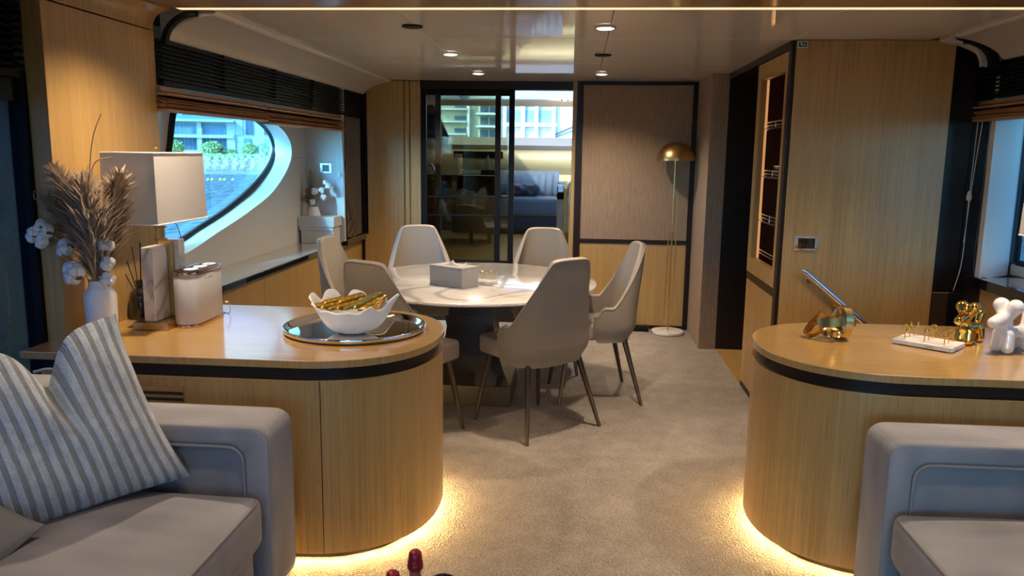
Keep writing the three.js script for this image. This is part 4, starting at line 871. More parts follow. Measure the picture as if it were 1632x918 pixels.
// ruffled white bowl
const bowlPos = [-0.925, TOP + 0.0055, -3.205];
{
  const t = thing('bowl', 'white ruffled ceramic bowl heaped with gold sachets on the mirror tray', 'bowl', bowlPos);
  const bump = (a, at, w) => { let d = a - at * Math.PI / 180; d = Math.atan2(Math.sin(d), Math.cos(d)); return Math.exp(-((d / w) ** 4)); };
  const lobes = [[-8, 0.26, 0.052, 0.046], [52, 0.20, 0.018, 0.012], [-50, 0.32, 0.040, 0.010], [-93, 0.32, 0.052, 0.012], [-136, 0.32, 0.052, 0.014], [180, 0.34, 0.044, 0.024], [146, 0.18, 0.020, 0.018], [98, 0.16, 0.004, 0.004]];
  const rim = (a) => { let h = 0, r = 0; for (const [at, w, dh, dr] of lobes) { const q = bump(a, at, w); h += dh * q; r += dr * q; } return { x: (0.152 + r) * Math.cos(a), z: (0.125 + r) * Math.sin(a), y: 0.098 + h + 0.012 * Math.cos(a) ** 2 }; };
  const f = (inset) => (u, v) => { const a = u * Math.PI * 2, R = rim(a), k = v, fold = smooth(k, 0.35, 1); const bx = 0.055 * Math.cos(a), bz = 0.05 * Math.sin(a); const g = k ** 0.85; const x = bx + (R.x - bx) * g, z = bz + (R.z - bz) * g, y = 0.004 + (0.108 - 0.004) * k ** 1.35 + (R.y - 0.108) * fold + 0.004 * Math.sin(10 * a) * fold; const l = Math.hypot(x, z) || 1; return V(x - inset * x / l, y + inset * 1.0, z - inset * z / l); };
  const g1 = surface(f(0), 160, 24, true), g2 = flip(surface(f(0.005), 160, 24, true));
  const lip = surface((u, v) => { const a = f(0)(u, 1), b = f(0.005)(u, 1), q = a.clone().lerp(b, v); q.y += 0.002 * Math.sin(Math.PI * v); return q; }, 160, 4, true);
  obj('bowl_wall', [g1, g2, lip], M.ceramic, t);
  obj('bottom', [lathe([[0, 0.0], [0.05, 0.0], [0.054, 0.005], [0, 0.006]], 0, 0, 0, 40)], M.ceramic, t);
  // sachets
  const sachet = (w, l, th, seed) => surface((u, v) => { const a = u * Math.PI * 2, s = 2 * v - 1, end = Math.max(0, 1 - Math.abs(s) ** 8), c = Math.cos(a), q = Math.sin(a); const cr = 0.0022 * N(c * 2 + seed, s * 5, q * 2) + 0.0012 * N(c * 5, s * 14 + seed, q * 4); return Object.assign(V(Math.sign(c) * Math.abs(c) ** 0.7 * (w / 2) + cr, Math.sign(q) * Math.abs(q) ** 0.8 * th / 2 * (0.12 + 0.88 * end) + cr, s * l / 2), { u: u * 0.1, w: v * 0.1 }); }, 20, 26, true);
  const geos = [0, 1, 2].map((k) => merged(sachet(0.042, 0.122, 0.018, 3 * k + 1)));
  const where = [[-0.098, 0.124, 0.022, 0.9, 0.05], [-0.064, 0.126, 0.034, 0.82, 0.10], [-0.030, 0.122, 0.046, 0.78, 0.13], [-0.060, 0.140, 0.002, 0.95, 0.12], [-0.006, 0.128, 0.030, 0.7, 0.16], [0.026, 0.126, 0.034, 0.62, 0.18], [-0.005, 0.147, -0.012, 0.85, 0.2], [0.052, 0.136, 0.018, 0.5, 0.26], [0.080, 0.130, 0.020, 0.25, 0.26], [0.104, 0.126, 0.008, -0.1, 0.22], [0.072, 0.148, -0.024, 0.4, 0.22], [-0.034, 0.138, -0.034, 0.9, 0.15], [0.100, 0.140, -0.030, 0.1, 0.2]];
  const how = ['leftmost gold foil sachet in the white bowl', 'gold foil sachet lying second from the left in the white bowl', 'long gold foil sachet nearest the front rim of the white bowl', 'gold foil sachet on top of the left heap in the bowl', 'gold foil sachet in the middle of the bowl, over its front dip', 'olive gold sachet just right of the middle of the bowl', 'gold foil sachet on top of the heap in the middle of the bowl', 'olive gold sachet leaning up right of the middle of the bowl', 'crumpled gold sachet near the right end of the bowl', 'rightmost gold foil sachet in the bowl', 'upper olive sachet at the right back of the bowl', 'gold sachet at the back of the bowl, left of the middle', 'gold sachet at the back right rim of the bowl'];
  where.forEach(([x, y, z, turn, tilt], k) => { const m = new THREE.Mesh(geos[k % 3], [5, 7, 10].includes(k) ? M.foilGreen : M.foil); m.name = numbered('foil_sachet'); m.castShadow = m.receiveShadow = true; m.position.set(bowlPos[0] + x, bowlPos[1] + y - 0.004, bowlPos[2] + z); m.rotation.set(tilt, -turn - 0.1, 0.15 * (k % 3 - 1), 'YXZ'); scene.add(m); tag(m, how[k], 'sachet', 'gold sachets in the white bowl'); });
}

// ---------------------------------------------------------------- things on the right sideboard
{ // knotted ribbon of satin gold metal
  const t = tag(new THREE.Group(), 'ornament of interlaced satin gold metal bands on the left end of the right sideboard', 'ornament');
  t.name = numbered('band_ornament'); t.position.set(1.06, TOP, -3.38); scene.add(t);
  const band = (c, rx, ry, n, up, w, a0, a1, tw) => { const q = new THREE.Matrix4().makeBasis(n[0], n[1], n[0].clone().cross(n[1])); const f = (s) => surface((u, v) => { const a = a0 + (a1 - a0) * u, p = V(Math.cos(a) * (rx + s), Math.sin(a) * (ry + s), (v - 0.5) * w + tw * Math.sin(a)); return p.applyMatrix4(q).add(c); }, 56, 3); return [f(0), flip(f(-0.0025))]; };
  const basis = (a, b) => { const x = a.clone().normalize(), y = b.clone().addScaledVector(x, -b.dot(x)).normalize(); return [x, y]; };
  obj('band', band(V(-0.028, 0.076, -0.012), 0.088, 0.036, basis(V(0.66, 0.72, 0.1), V(0.1, -0.15, 1)), 0, 0.033, -0.5, 5.0, 0.004), M.goldSatin, t);
  obj('band', band(V(0.046, 0.074, 0.004), 0.073, 0.05, basis(V(0.06, 1, 0), V(0.3, 0, 1)), 0, 0.034, 0, 6.2832, 0.004), M.goldSatin, t);
  obj('band', band(V(0.022, 0.078, 0.0), 0.078, 0.052, basis(V(1, 0.04, 0.15), V(-0.1, 0.28, 1)), 0, 0.034, 0, 6.2832, 0.008), M.goldSatin, t);
  obj('band', band(V(0.004, 0.042, 0.022), 0.045, 0.034, basis(V(1, -0.12, 0.2), V(0.1, 0.8, 0.6)), 0, 0.032, 0.3, 5.8, 0.01), M.goldSatin, t);
}
// marble block with gold picks: one on the right sideboard, one on the dining table
function pick(kind) {
  const list = [cyl(0.002, 0.002, V(0, 0, 0), V(0, 0.034, 0), 8)];
  if (kind === 'ring') list.push(new THREE.TorusGeometry(0.0125, 0.0026, 8, 24).translate(0, 0.046, 0));
  if (kind === 'antler') list.push(tube([V(0, 0.03, 0), V(-0.008, 0.042, 0), V(-0.014, 0.06, 0.002)], 0.0024, 10, 6), tube([V(0, 0.03, 0), V(0.008, 0.042, 0), V(0.014, 0.06, -0.002)], 0.0024, 10, 6), tube([V(-0.008, 0.042, 0), V(-0.018, 0.046, 0)], 0.0013, 4, 6), tube([V(0.008, 0.042, 0), V(0.018, 0.048, 0)], 0.0013, 4, 6));
  if (kind === 'star') for (let k = 0; k < 5; k++) { const a = k * 1.2566 + 1.57; list.push(cyl(0.0028, 0.0018, V(0, 0.044, 0), V(Math.cos(a) * 0.014, 0.044 + Math.sin(a) * 0.014, 0), 6)); }
  if (kind === 'leaf') list.push(tube([V(0, 0.032, 0), V(-0.011, 0.044, 0), V(0, 0.062, 0), V(0.011, 0.044, 0), V(0, 0.032, 0)], 0.0024, 30, 6), cyl(0.0011, 0.0011, V(0, 0.032, 0), V(0, 0.06, 0), 6));
  return list;
}
{
  const t = thing('pick_stand', 'white marble block holding gold wire picks beside the gold balloon dog', 'stand', [1.438, TOP, -3.325], -0.72);
  obj('block', [span(-0.115, 0.115, 0.003, 0.022, -0.078, 0.078, 0.003), ...[[-0.1, -0.06], [0.1, -0.06], [-0.1, 0.06], [0.1, 0.06]].map(([x, z]) => span(x - 0.008, x + 0.008, 0, 0.004, z - 0.008, z + 0.008, 0))], M.marbleSatin, t);
  const kinds = ['antler', 'ring', 'star', 'leaf', 'antler', 'ring', 'leaf', 'star', 'ring'], word = { antler: 'branched', ring: 'ring-headed', star: 'star-headed', leaf: 'leaf-headed' };
  const rowN = ['back', 'middle', 'front'], colN = ['left', 'centre', 'right'];
  kinds.forEach((k, i) => { const r = Math.floor(i / 3), c = i % 3, m = tag(obj('gold_pick', pick(k), M.gold), `${word[k]} gold pick in the ${rowN[r]} row, ${colN[c]}, of the white block beside the gold dog`, 'pick', 'gold picks in the white marble block'); const p = V(-0.075 + 0.075 * c, 0.022, -0.05 + 0.05 * r).applyAxisAngle(V(0, 1, 0), -0.72); m.position.set(1.438 + p.x, TOP + p.y, -3.325 + p.z); m.rotation.y = 0.5 * (i % 4) - 0.6; });
}
{
  const t = thing('pick_stand', 'small white marble block with two gold wire picks behind the tissue box', 'stand', [-0.585, 0.7505, -4.90], -0.4);
  obj('block', span(-0.085, 0.085, 0, 0.022, -0.05, 0.05, 0.002), M.marbleSatin, t);
  [['ring', -0.005, 0.02, 'left one of the two ring-headed gold picks behind the tissue box'], ['star', 0.012, -0.0, 'branched gold pick between the two rings behind the tissue box'], ['ring', 0.05, 0.01, 'right one of the two ring-headed gold picks behind the tissue box']].forEach(([k, x, z, label]) => { const m = tag(obj('gold_pick', pick(k), M.brass), label, 'pick', 'gold picks on the dining table'); m.position.set(-0.575 + x, 0.7725, -4.90 + z); m.rotation.y = 0.2; });
}
// balloon animal figures: tapered lobes joined into one smooth body
function blob(bones, k, res, lo, size) {
  const mc = new MarchingCubes(res, new THREE.MeshStandardMaterial(), false, false, 60000), h = res / 2, p = V(0, 0, 0), ab = V(0, 0, 0), ap = V(0, 0, 0);
  for (let z = 0; z < res; z++) for (let y = 0; y < res; y++) for (let x = 0; x < res; x++) {
    p.set(lo[0] + ((x - h) / h + 1) * size / 2, lo[1] + ((y - h) / h + 1) * size / 2, lo[2] + ((z - h) / h + 1) * size / 2);
    let d = 9;
    for (const [a, b, ra, rb] of bones) { ab.subVectors(b, a); ap.subVectors(p, a); const t = clamp(ap.dot(ab) / ab.lengthSq()), q = ap.addScaledVector(ab, -t).length() - (ra + (rb - ra) * t); const m = Math.max(k - Math.abs(d - q), 0) / k; d = Math.min(d, q) - m * m * k / 4; }
    mc.field[x + y * res + z * res * res] = -d;
  }
  mc.isolation = 0; mc.update();
  const n = mc.count ?? mc.geometry.drawRange.count, pos = mc.positionArray.slice(0, n * 3), g = new THREE.BufferGeometry();
  for (let i = 0; i < n * 3; i++) pos[i] = lo[i % 3] + (pos[i] + 1) * size / 2;
  g.setAttribute('position', new THREE.BufferAttribute(pos, 3));
  const w = mergeVertices(g, 1e-6); w.computeVertexNormals();
  return metric(w);
}
const dogGeometry = (() => {
  const L = [[V(0, 0.99, 0.12), V(0, 0.87, 0.58), 0.175, 0.155], [V(0, 1.0, 0.08), V(0, 0.58, 0.03), 0.175, 0.19], [V(0, 0.53, 0.05), V(0, 0.51, -0.75), 0.17, 0.17], [V(0, 0.66, -0.84), V(0, 0.96, -0.95), 0.11, 0.14]];
  for (const q of [-1, 1]) L.push([V(q * 0.09, 1.10, 0.05), V(q * 0.19, 1.27, 0.0), 0.17, 0.205], [V(q * 0.12, 0.52, 0.06), V(q * 0.14, 0.17, 0.10), 0.17, 0.17], [V(q * 0.11, 0.48, -0.72), V(q * 0.13, 0.17, -0.74), 0.17, 0.17]);
  return blob(L, 0.07, 84, [-1.2, -0.2, -1.35], 2.4);
})();
function balloonDog(name, label, pos, turn, m, s) { const o = tag(obj(name, dogGeometry.clone().scale(s, s, s), m), label, 'figurine'); o.position.set(...pos); o.rotation.y = turn; return o; }
balloonDog('dog_figurine', 'shiny gold balloon-style dog figurine beside the white one', [1.603, TOP, -3.375], -0.85, M.gold, 0.122);
balloonDog('dog_figurine', 'glossy white balloon-style dog figurine at the right edge of the picture', [1.692, TOP, -3.245], -1.0, M.glazed, 0.147);

// ---------------------------------------------------------------- things on the dining table
{
  const t = thing('tissue_box', 'grey leatherette tissue box with a button flap on the marble table', 'tissue box', [-0.745, 0.7505, -4.805], -0.585);
  obj('box', span(-0.133, 0.133, 0, 0.112, -0.075, 0.075, 0.003), M.tissueBox, t);
  obj('lid', [span(-0.134, 0.134, 0.1125, 0.124, -0.076, -0.02, 0.002), span(-0.134, 0.134, 0.1125, 0.124, 0.02, 0.076, 0.002), span(-0.134, -0.06, 0.1125, 0.124, -0.02, 0.02, 0.002), span(0.06, 0.134, 0.1125, 0.124, -0.02, 0.02, 0.002)], M.tissueBox, t);
  obj('button_flap', [span(-0.012, 0.014, 0.0, 0.038, 0.0752, 0.078, 0.001)], M.tissueBox, t);
  obj('button', cyl(0.005, 0.004, V(0.001, 0.026, 0.078), V(0.001, 0.026, 0.081), 14), M.chrome, t);
  obj('tissue', surface((u, v) => V(-0.045 + 0.11 * u + 0.02 * v, 0.118 + 0.040 * v * (0.6 + 0.4 * Math.sin(u * 7)), 0.012 * Math.sin(u * 9 + v * 3) + 0.03 * (v - 0.3) * Math.sin(u * 5)), 24, 10), M.paper, t);
}
// ---------------------------------------------------------------- ledge under the left window: two boxes, a flower pot, a switch
{
  const a = thing('storage_box', 'pale grey lidded box, the lower of two stacked on the left window ledge', 'box', [-2.122, 0.801, -6.495]);
  obj('box', span(-0.135, 0.135, 0, 0.105, -0.095, 0.095, 0.002), M.cardBox, a);
  const b = thing('storage_box', 'pale grey lidded box, the upper of two stacked, with the white flower pot on it', 'box', [-2.128, 0.907, -6.495]);
  obj('box', span(-0.14, 0.14, 0, 0.105, -0.1, 0.1, 0.002), M.cardBox, b);
  obj('lid', span(-0.148, 0.152, 0.03, 0.112, -0.108, 0.108, 0.002), M.cardBox, b);
  const p = thing('flower_pot', 'small white flared flower pot with cotton and dried twigs on the stacked boxes', 'pot', [-2.185, 1.0195, -6.51]);
  obj('pot', lathe([[0, 0], [0.058, 0], [0.06, 0.005], [0.036, 0.075], [0.032, 0.078], [0.03, 0.07], [0, 0.06]], 0, 0, 0, 32), M.ceramic, p);
  const d = tag(new THREE.Group(), 'sprig of cotton bolls and brown dried twigs in the small white pot', 'dried flowers'); d.name = numbered('dried_bunch'); d.position.set(-2.185, 1.085, -6.51); scene.add(d);
  [[0.0, 0.045, 0.02, 0.026], [0.02, 0.135, 0.02, 0.03], [0.075, 0.14, 0.0, 0.027], [0.085, 0.085, 0.0, 0.026], [0.125, 0.175, -0.01, 0.025], [0.10, 0.205, -0.02, 0.022]].forEach(([x, y, z, r], k) => cottonBoll(d, V(x, y, z), r, 300 + k, V(x, 0.1, z + 0.1)));
  obj('twig', [[0.02, 0.15], [0.08, 0.16], [0.09, 0.1], [0.13, 0.2], [-0.05, 0.13], [-0.04, 0.2]].map(([x, y]) => tube([V(0, -0.05, 0), V(x * 0.3, y * 0.5, 0.005), V(x, y, 0)], 0.002, 10, 5)), M.plumeDark, d);
  for (const [x, y, s, m] of [[-0.045, 0.15, 21, M.plumeDark], [-0.02, 0.30, 22, M.plume], [0.015, 0.28, 24, M.plume], [-0.06, 0.08, 23, M.plumeDark]]) obj('plume', plumeGeo(V(0, 0.01, 0), V(x, y, 0), 0.045, 420, s), m, d);
}
function switchPlate(label, at, turn, w, h) {
  const t = thing('switch_plate', label, 'switch', at, turn);
  obj('frame', [span(-w / 2, w / 2, -h / 2, -h / 2 + 0.013, 0, 0.008, 0.002), span(-w / 2, w / 2, h / 2 - 0.013, h / 2, 0, 0.008, 0.002), span(-w / 2, -w / 2 + 0.022, -h / 2 + 0.013, h / 2 - 0.013, 0, 0.008, 0.002), span(w / 2 - 0.022, w / 2, -h / 2 + 0.013, h / 2 - 0.013, 0, 0.008, 0.002)], M.chrome, t);
  obj('key', [span(-w / 2 + 0.0225, w / 2 - 0.0225, -h / 2 + 0.0135, h / 2 - 0.0135, 0.0, 0.006, 0.001)], M.blackGloss, t);
}
switchPlate('chrome framed switch plate with a black key on the oak pier above the handrail', [1.283, 1.075, -4.6198], 0, 0.135, 0.082);
switchPlate('chrome switch plate on the white panel above the cotton flowers', [-2.105, 1.408, -6.6195], 0, 0.10, 0.08);
{ // loose cable hanging in front of the dark glass panel
  tag(obj('cable', [tube([V(-1.945, 1.72, -6.56), V(-1.944, 1.45, -6.60), V(-1.944, 1.15, -6.72), V(-1.943, 0.98, -6.86), V(-1.943, 0.90, -6.88), V(-1.943, 0.86, -6.80), V(-1.943, 0.835, -6.72)], 0.0035, 60, 6), tube([V(-1.943, 0.98, -6.86), V(-1.943, 0.93, -6.72), V(-1.943, 0.86, -6.66), V(-1.943, 0.822, -6.75), V(-1.943, 0.82, -6.9), V(-1.943, 0.87, -6.98), V(-1.943, 0.96, -6.88)], 0.003, 60, 6)], M.darkCord), 'thin loose cable looped in front of the dark glass panel on the left', 'cable');
}
// ---------------------------------------------------------------- bamboo blinds, rolled up
function blind(label, wall, side, z0, z1, yTop, yBot, group, seed) {
  const t = thing('bamboo_blind', label, 'blind', [wall, yBot, (z0 + z1) / 2], 0, group), R = mulberry(seed), L = z1 - z0, h = yTop - yBot;
  const bx = (a, b, y0, y1, e0, e1) => span(side * a, side * b, y0, y1, -L / 2 + e0, L / 2 - e1, 0.002, 'along');
  obj('head_rail', bx(0.0, 0.03, h - 0.022, h, 0, 0), M.reedRail, t);
  obj('batten', bx(-0.01, 0.062, h - 0.040, h - 0.030, 0.002, 0.002), M.reedRail, t);
  const n = 12, hs = h - 0.048;
  for (let k = 0; k < n; k++) {
    const y = hs * k / n, e = (R() - 0.5) * 0.034, g = bx(-0.035 + e, 0.05 + e, 0, 0.0056, 0.012 * R(), 0.012 * R());
    g.rotateZ(side * (-0.08 - 0.25 * R())).rotateX((R() - 0.5) * 0.006).translate(0, y + 0.004, 0);
    obj('fold', g, k % 5 === 3 ? M.reedRail : M.reed, t);
  }
  obj('bottom_rail', bx(0.0, 0.06, -0.012, 0.0, 0.004, 0.004), M.reedRail, t);
  return t;
}
blind('rolled bamboo blind over the left window, the nearer of the pair beside the oak pier', -1.985, 1, -4.94, -3.70, 1.838, 1.735, 'bamboo blinds over the left window', 1);
blind('rolled bamboo blind over the left window, the farther one ending before the white panel', -1.985, 1, -6.58, -4.955, 1.838, 1.722, 'bamboo blinds over the left window', 2);
blind('rolled bamboo blind at the top right of the picture, with pull cords under it', 2.175, -1, -4.64, -1.2, 1.862, 1.765, null, 3);
tag(obj('pull_cord', [tube([V(2.13, 1.755, -4.60), V(2.128, 1.35, -4.605), V(2.125, 0.96, -4.61), V(2.10, 0.83, -4.612)], 0.0022, 20, 6), tube([V(2.13, 1.755, -4.55), V(2.128, 1.4, -4.588), V(2.125, 1.10, -4.605)], 0.0022, 20, 6), lathe([[0, -0.02], [0.012, -0.018], [0.014, 0.0], [0.008, 0.03], [0, 0.034]], 2.127, 1.35, -4.604, 14)], M.cord), 'pair of white pull cords with a knob before the dark panel at the right', 'cord');
tag(obj('pull_cord', [tube([V(-1.975, 1.72, -6.57), V(-1.974, 1.45, -6.57), V(-1.974, 1.2, -6.57)], 0.002, 12, 6), lathe([[0, -0.02], [0.011, -0.018], [0.013, 0.0], [0.006, 0.022], [0, 0.024]], -1.974, 1.36, -6.57, 14)], M.cord), 'short pull cord with a wooden knob hanging from the farther left blind', 'cord');
// ---------------------------------------------------------------- handrail, exit sign, floor lamp, power strip
{
  const t = tag(new THREE.Group(), 'chrome handrail sloping down across the oak pier to the stairwell', 'handrail'); t.name = numbered('handrail'); t.position.set(1.279, 0.93, -4.62); scene.add(t);
  const a = V(1.27, 0.925, -4.568), b = V(1.86, 0.435, -4.568), d = b.clone().sub(a).normalize();
  obj('bar', rel(t, [cyl(0.016, 0.016, a, b, 20), new THREE.SphereGeometry(0.016, 16, 10).translate(a.x, a.y, a.z)]), M.chrome, t);
  for (const k of [0.06, 0.66]) { const p = a.clone().addScaledVector(d, k); obj('bracket', rel(t, [cyl(0.008, 0.008, p, V(p.x, p.y - 0.02, -4.62), 12), cyl(0.02, 0.02, V(p.x, p.y - 0.02, -4.6195), V(p.x, p.y - 0.02, -4.612), 18)]), M.chrome, t); }
}
{
  const t = thing('exit_sign', 'tiny green escape sign with a white arrow at the top corner of the oak pier', 'sign', [1.186, 2.153, -4.6195]);
  obj('plate', span(-0.026, 0.026, -0.017, 0.017, 0, 0.004, 0.001), M.ceramic, t);
  const green = std({ name: 'sign green', color: rgb(0.005, 0.10, 0.045), roughness: 0.5 });
  obj('field', span(-0.0225, 0.0225, -0.0135, 0.0135, 0.0042, 0.005, 0), green, t);
  obj('arrow', [plateZ([[-0.012, 0.009], [-0.001, 0.009], [-0.0045, 0.0055], [0.006, -0.005], [0.003, -0.008], [-0.0075, 0.0025], [-0.012, -0.002]].reverse(), 0.0051, 0.0056), span(0.010, 0.0125, -0.009, 0.009, 0.0051, 0.0056, 0)], M.ceramic, t);
}
{
  const t = thing('floor_lamp', 'slender brass floor lamp with a dome shade and white round base in the far corner', 'lamp', [0.815, 0, -7.035]);
  obj('base', lathe([[0, 0], [0.135, 0], [0.142, 0.006], [0.142, 0.024], [0.136, 0.030], [0, 0.030]], 0, 0, 0, 48), M.marbleSatin, t);
  obj('pole', [cyl(0.007, 0.007, V(0.0, 0.03, 0.0), V(0.004, 1.60, 0), 14)], M.brass, t);
  obj('side_rod', [cyl(0.0045, 0.0045, V(-0.035, 0.13, 0.012), V(-0.03, 1.0, 0.012), 10)], M.brass, t);
  obj('side_rod', [cyl(0.0045, 0.0045, V(0.033, 0.36, 0.012), V(0.035, 1.21, 0.012), 10)], M.brass, t);
  obj('clamp', [cyl(0.005, 0.005, V(-0.04, 0.40, 0.006), V(0.01, 0.40, 0.006), 10), cyl(0.005, 0.005, V(-0.005, 0.90, 0.006), V(0.04, 0.90, 0.006), 10)], M.brass, t);
  const prof = []; for (let k = 0; k <= 20; k++) { const a = k / 20 * Math.PI / 2; prof.push([0.162 * Math.cos(a), 0.155 * Math.sin(a)]); } for (let k = 20; k >= 0; k--) { const a = k / 20 * Math.PI / 2; prof.push([0.158 * Math.cos(a), 0.151 * Math.sin(a)]); }
  obj('lamp_shade', lathe([...prof, [0.162, 0]], 0.004, 1.51, 0, 48), M.brass, t);
  obj('bulb_holder', lathe([[0, 0], [0.02, 0], [0.02, 0.06], [0, 0.06]], 0.004, 1.555, 0, 16), M.brass, t);
  obj('cord', tube([V(-0.13, 0.012, 0.06), V(-0.18, 0.06, 0.04), V(-0.24, 0.05, 0.0), V(-0.27, 0.03, -0.03)], 0.003, 30, 6), M.gasket, t);
}
{
  const t = thing('power_strip', 'black power strip with plugs on the carpet beside the floor lamp', 'power strip', [0.58, 0.001, -7.10]);
  obj('body', span(-0.075, 0.075, 0, 0.03, -0.03, 0.03, 0.006), M.black, t);
  for (const x of [-0.04, 0.01, 0.05]) obj('plug', span(x - 0.014, x + 0.014, 0.0305, 0.05, -0.014, 0.014, 0.004), M.black, t);
  obj('cord', tube([V(-0.075, 0.015, 0), V(-0.14, 0.006, 0.02), V(-0.22, 0.006, -0.02), V(-0.3, 0.006, -0.04)], 0.004, 24, 6), M.gasket, t);
}
// ---------------------------------------------------------------- bottles at the lower edge of the picture
function bottle(label, x, z, turn, k) {
  const t = thing('bottle', label, 'bottle', [x, 0.4005, z], turn);
  obj('glass_body', lathe([[0, 0], [0.026, 0], [0.029, 0.004], [0.029, 0.11], [0.026, 0.135], [0.017, 0.175], [0.0135, 0.205], [0.0128, 0.265], [0, 0.268]].map(([r, y]) => [r, y * k]), 0, 0, 0, 32), M.redGlass, t);
  obj('foil_cap', lathe([[0.0133, 0.255], [0.0150, 0.2555], [0.0172, 0.260], [0.0174, 0.266], [0.0168, 0.2695], [0.0160, 0.271], [0.0166, 0.274], [0.0160, 0.2765], [0.0146, 0.278], [0.0148, 0.286], [0.0132, 0.2955], [0.0085, 0.3], [0, 0.3005]].map(([r, y]) => [r, y * k - 0.0 * r]), 0, 0, 0, 28), M.redCap, t);
}
bottle('pink bottle with a red foil cap at the bottom of the picture, taller of two', -0.332, -1.602, 0, 0.995);
bottle('pink bottle with a red foil cap at the bottom of the picture, lower one', -0.3685, -1.545, 1, 0.93);
{
  const t = thing('basket', 'dark basket with a shiny black handle showing at the bottom edge beside the bottles', 'basket', [-0.258, 0.4005, -1.545]);
  obj('wall', lathe([[0, 0], [0.045, 0], [0.058, 0.10], [0.054, 0.10], [0.042, 0.005], [0, 0.005]], 0, 0, 0, 28), M.black, t);
  obj('handle', tube([V(-0.053, 0.09, 0), V(-0.05, 0.18, 0), V(-0.034, 0.256, 0.0), V(0, 0.274, 0.0), V(0.034, 0.256, 0.0), V(0.05, 0.18, 0), V(0.053, 0.09, 0)], 0.006, 50, 10), M.blackGloss, t);
}
// ---------------------------------------------------------------- helm room beyond the sliding door
const HF = 0.56;
struct('floor_helm', span(-2.4, 2.4, HF - 0.1, HF, -11.4, -7.44, 0, 'z'), M.oak);
struct('ceiling_helm', slab([[-2.45, -7.44], [2.45, -7.44], [2.45, -10.30], [-2.45, -10.30]].reverse(), 2.20, 2.36), M.cove);
scene.children[scene.children.length - 1].geometry = (() => { const s = shapeOf([[-2.45, 7.44], [2.45, 7.44], [2.45, 10.30], [-2.45, 10.30]]); s.holes.push(pathOf([[-1.45, 8.55], [1.1, 8.55], [1.1, 9.88], [-1.45, 9.88]])); return merged(metric(extrude(s, 0.16).rotateX(-Math.PI / 2).translate(0, 2.20, 0))); })();
{ const w = structGroup('window_6'); obj('pane', span(-1.45, 1.1, 2.345, 2.352, -9.88, -8.55, 0), M.glassClear, w); }   // roof hatch over the couch
struct('wall_helm', [span(-2.5, -2.2, HF - 0.1, 2.4, -11.6, -7.44, 0)], M.ebony);
struct('wall_helm', [span(1.6, 2.4, HF - 0.1, 2.4, -11.6, -7.44, 0)], M.cove);
{ // windscreen: a broad slanting pane in a dark surround with slanted left post
  const w = structGroup('window_5'), y0 = 1.705, z0 = -11.05, y1 = 2.19, z1 = -10.62, at = (x, t) => V(x, y0 + (y1 - y0) * t, z0 + (z1 - z0) * t);
  const quad = (a, b, c, d, th) => { const n = b.clone().sub(a).cross(d.clone().sub(a)).normalize().multiplyScalar(th); const P = [a, b, c, d, ...[a, b, c, d].map((p) => p.clone().add(n))]; const g = new THREE.BufferGeometry(); g.setAttribute('position', new THREE.Float32BufferAttribute(P.flatMap((p) => [p.x, p.y, p.z]), 3)); g.setIndex([0, 2, 1, 0, 3, 2, 4, 5, 6, 4, 6, 7, 0, 1, 5, 0, 5, 4, 1, 2, 6, 1, 6, 5, 2, 3, 7, 2, 7, 6, 3, 0, 4, 3, 4, 7]); const h = g.toNonIndexed(); h.computeVertexNormals(); return metric(h); };
  obj('pane', quad(at(-1.76, 0), at(1.5, 0), at(1.6, 1), at(-1.92, 1), 0.006), M.glassClear, w);
  obj('post', [quad(at(-2.3, 0), at(-1.755, 0), at(-1.915, 1), at(-2.3, 1), 0.05)], M.black, w);
  obj('header', [quad(at(-2.3, 1).add(V(0, 0, 0)), at(1.7, 1), V(1.7, 2.36, -10.25), V(-2.3, 2.36, -10.25), 0.04)], M.lining, w);
  obj('sill', [quad(V(-2.3, 1.60, -10.92), V(1.7, 1.60, -10.92), at(1.7, 0).add(V(0, 0, 0.01)), at(-2.3, 0).add(V(0, 0, 0.01)), 0.08)], M.stone, w);
  obj('lower_frame', [quad(at(-1.76, -0.02).add(V(0, 0, 0.012)), at(1.5, -0.02).add(V(0, 0, 0.012)), at(1.5, 0.03).add(V(0, 0, 0.012)), at(-1.76, 0.03).add(V(0, 0, 0.012)), 0.01)], M.black, w);
}
{ // curved panelling under the windscreen: pale rounded roll, oak below, vent grille in it
  const s = new THREE.Shape(); s.moveTo(10.95, 1.60); s.lineTo(10.88, 1.60); s.bezierCurveTo(10.72, 1.57, 10.70, 1.52, 10.70, 1.48); s.lineTo(10.70, 1.475); s.lineTo(10.95, 1.475); s.closePath();
  struct('wall_helm', extrude(s, 4.3, 0, 14).rotateY(Math.PI / 2).translate(-2.25, 0, 0), M.goldLeather);
  const b = new THREE.Shape(); b.moveTo(10.95, 1.474); b.lineTo(10.69, 1.474); b.bezierCurveTo(10.70, 1.40, 10.76, 1.34, 10.80, 1.28); b.lineTo(10.80, HF); b.lineTo(10.95, HF); b.closePath();
  struct('wall_helm', metric(extrude(b, 4.3, 0, 14).rotateY(Math.PI / 2).translate(-2.25, 0, 0)), M.goldLeather);
  struct('wall_helm', span(-2.5, 2.4, -0.6, 1.72, -11.6, -11.1, 0), M.hull);
  const v = thing('vent_grille', 'dark slatted air grille in the panelling under the windscreen, behind the smoked glass', 'vent', [-1.335, 1.53, -10.67]);
  obj('frame', span(-0.33, 0.33, -0.045, 0.045, -0.012, 0, 0.002), M.gasket, v);
  for (let k = 0; k < 4; k++) obj('slat', span(-0.32, 0.32, -0.036 + k * 0.021, -0.024 + k * 0.021, 0.001, 0.016, 0.002), M.black, v);
}
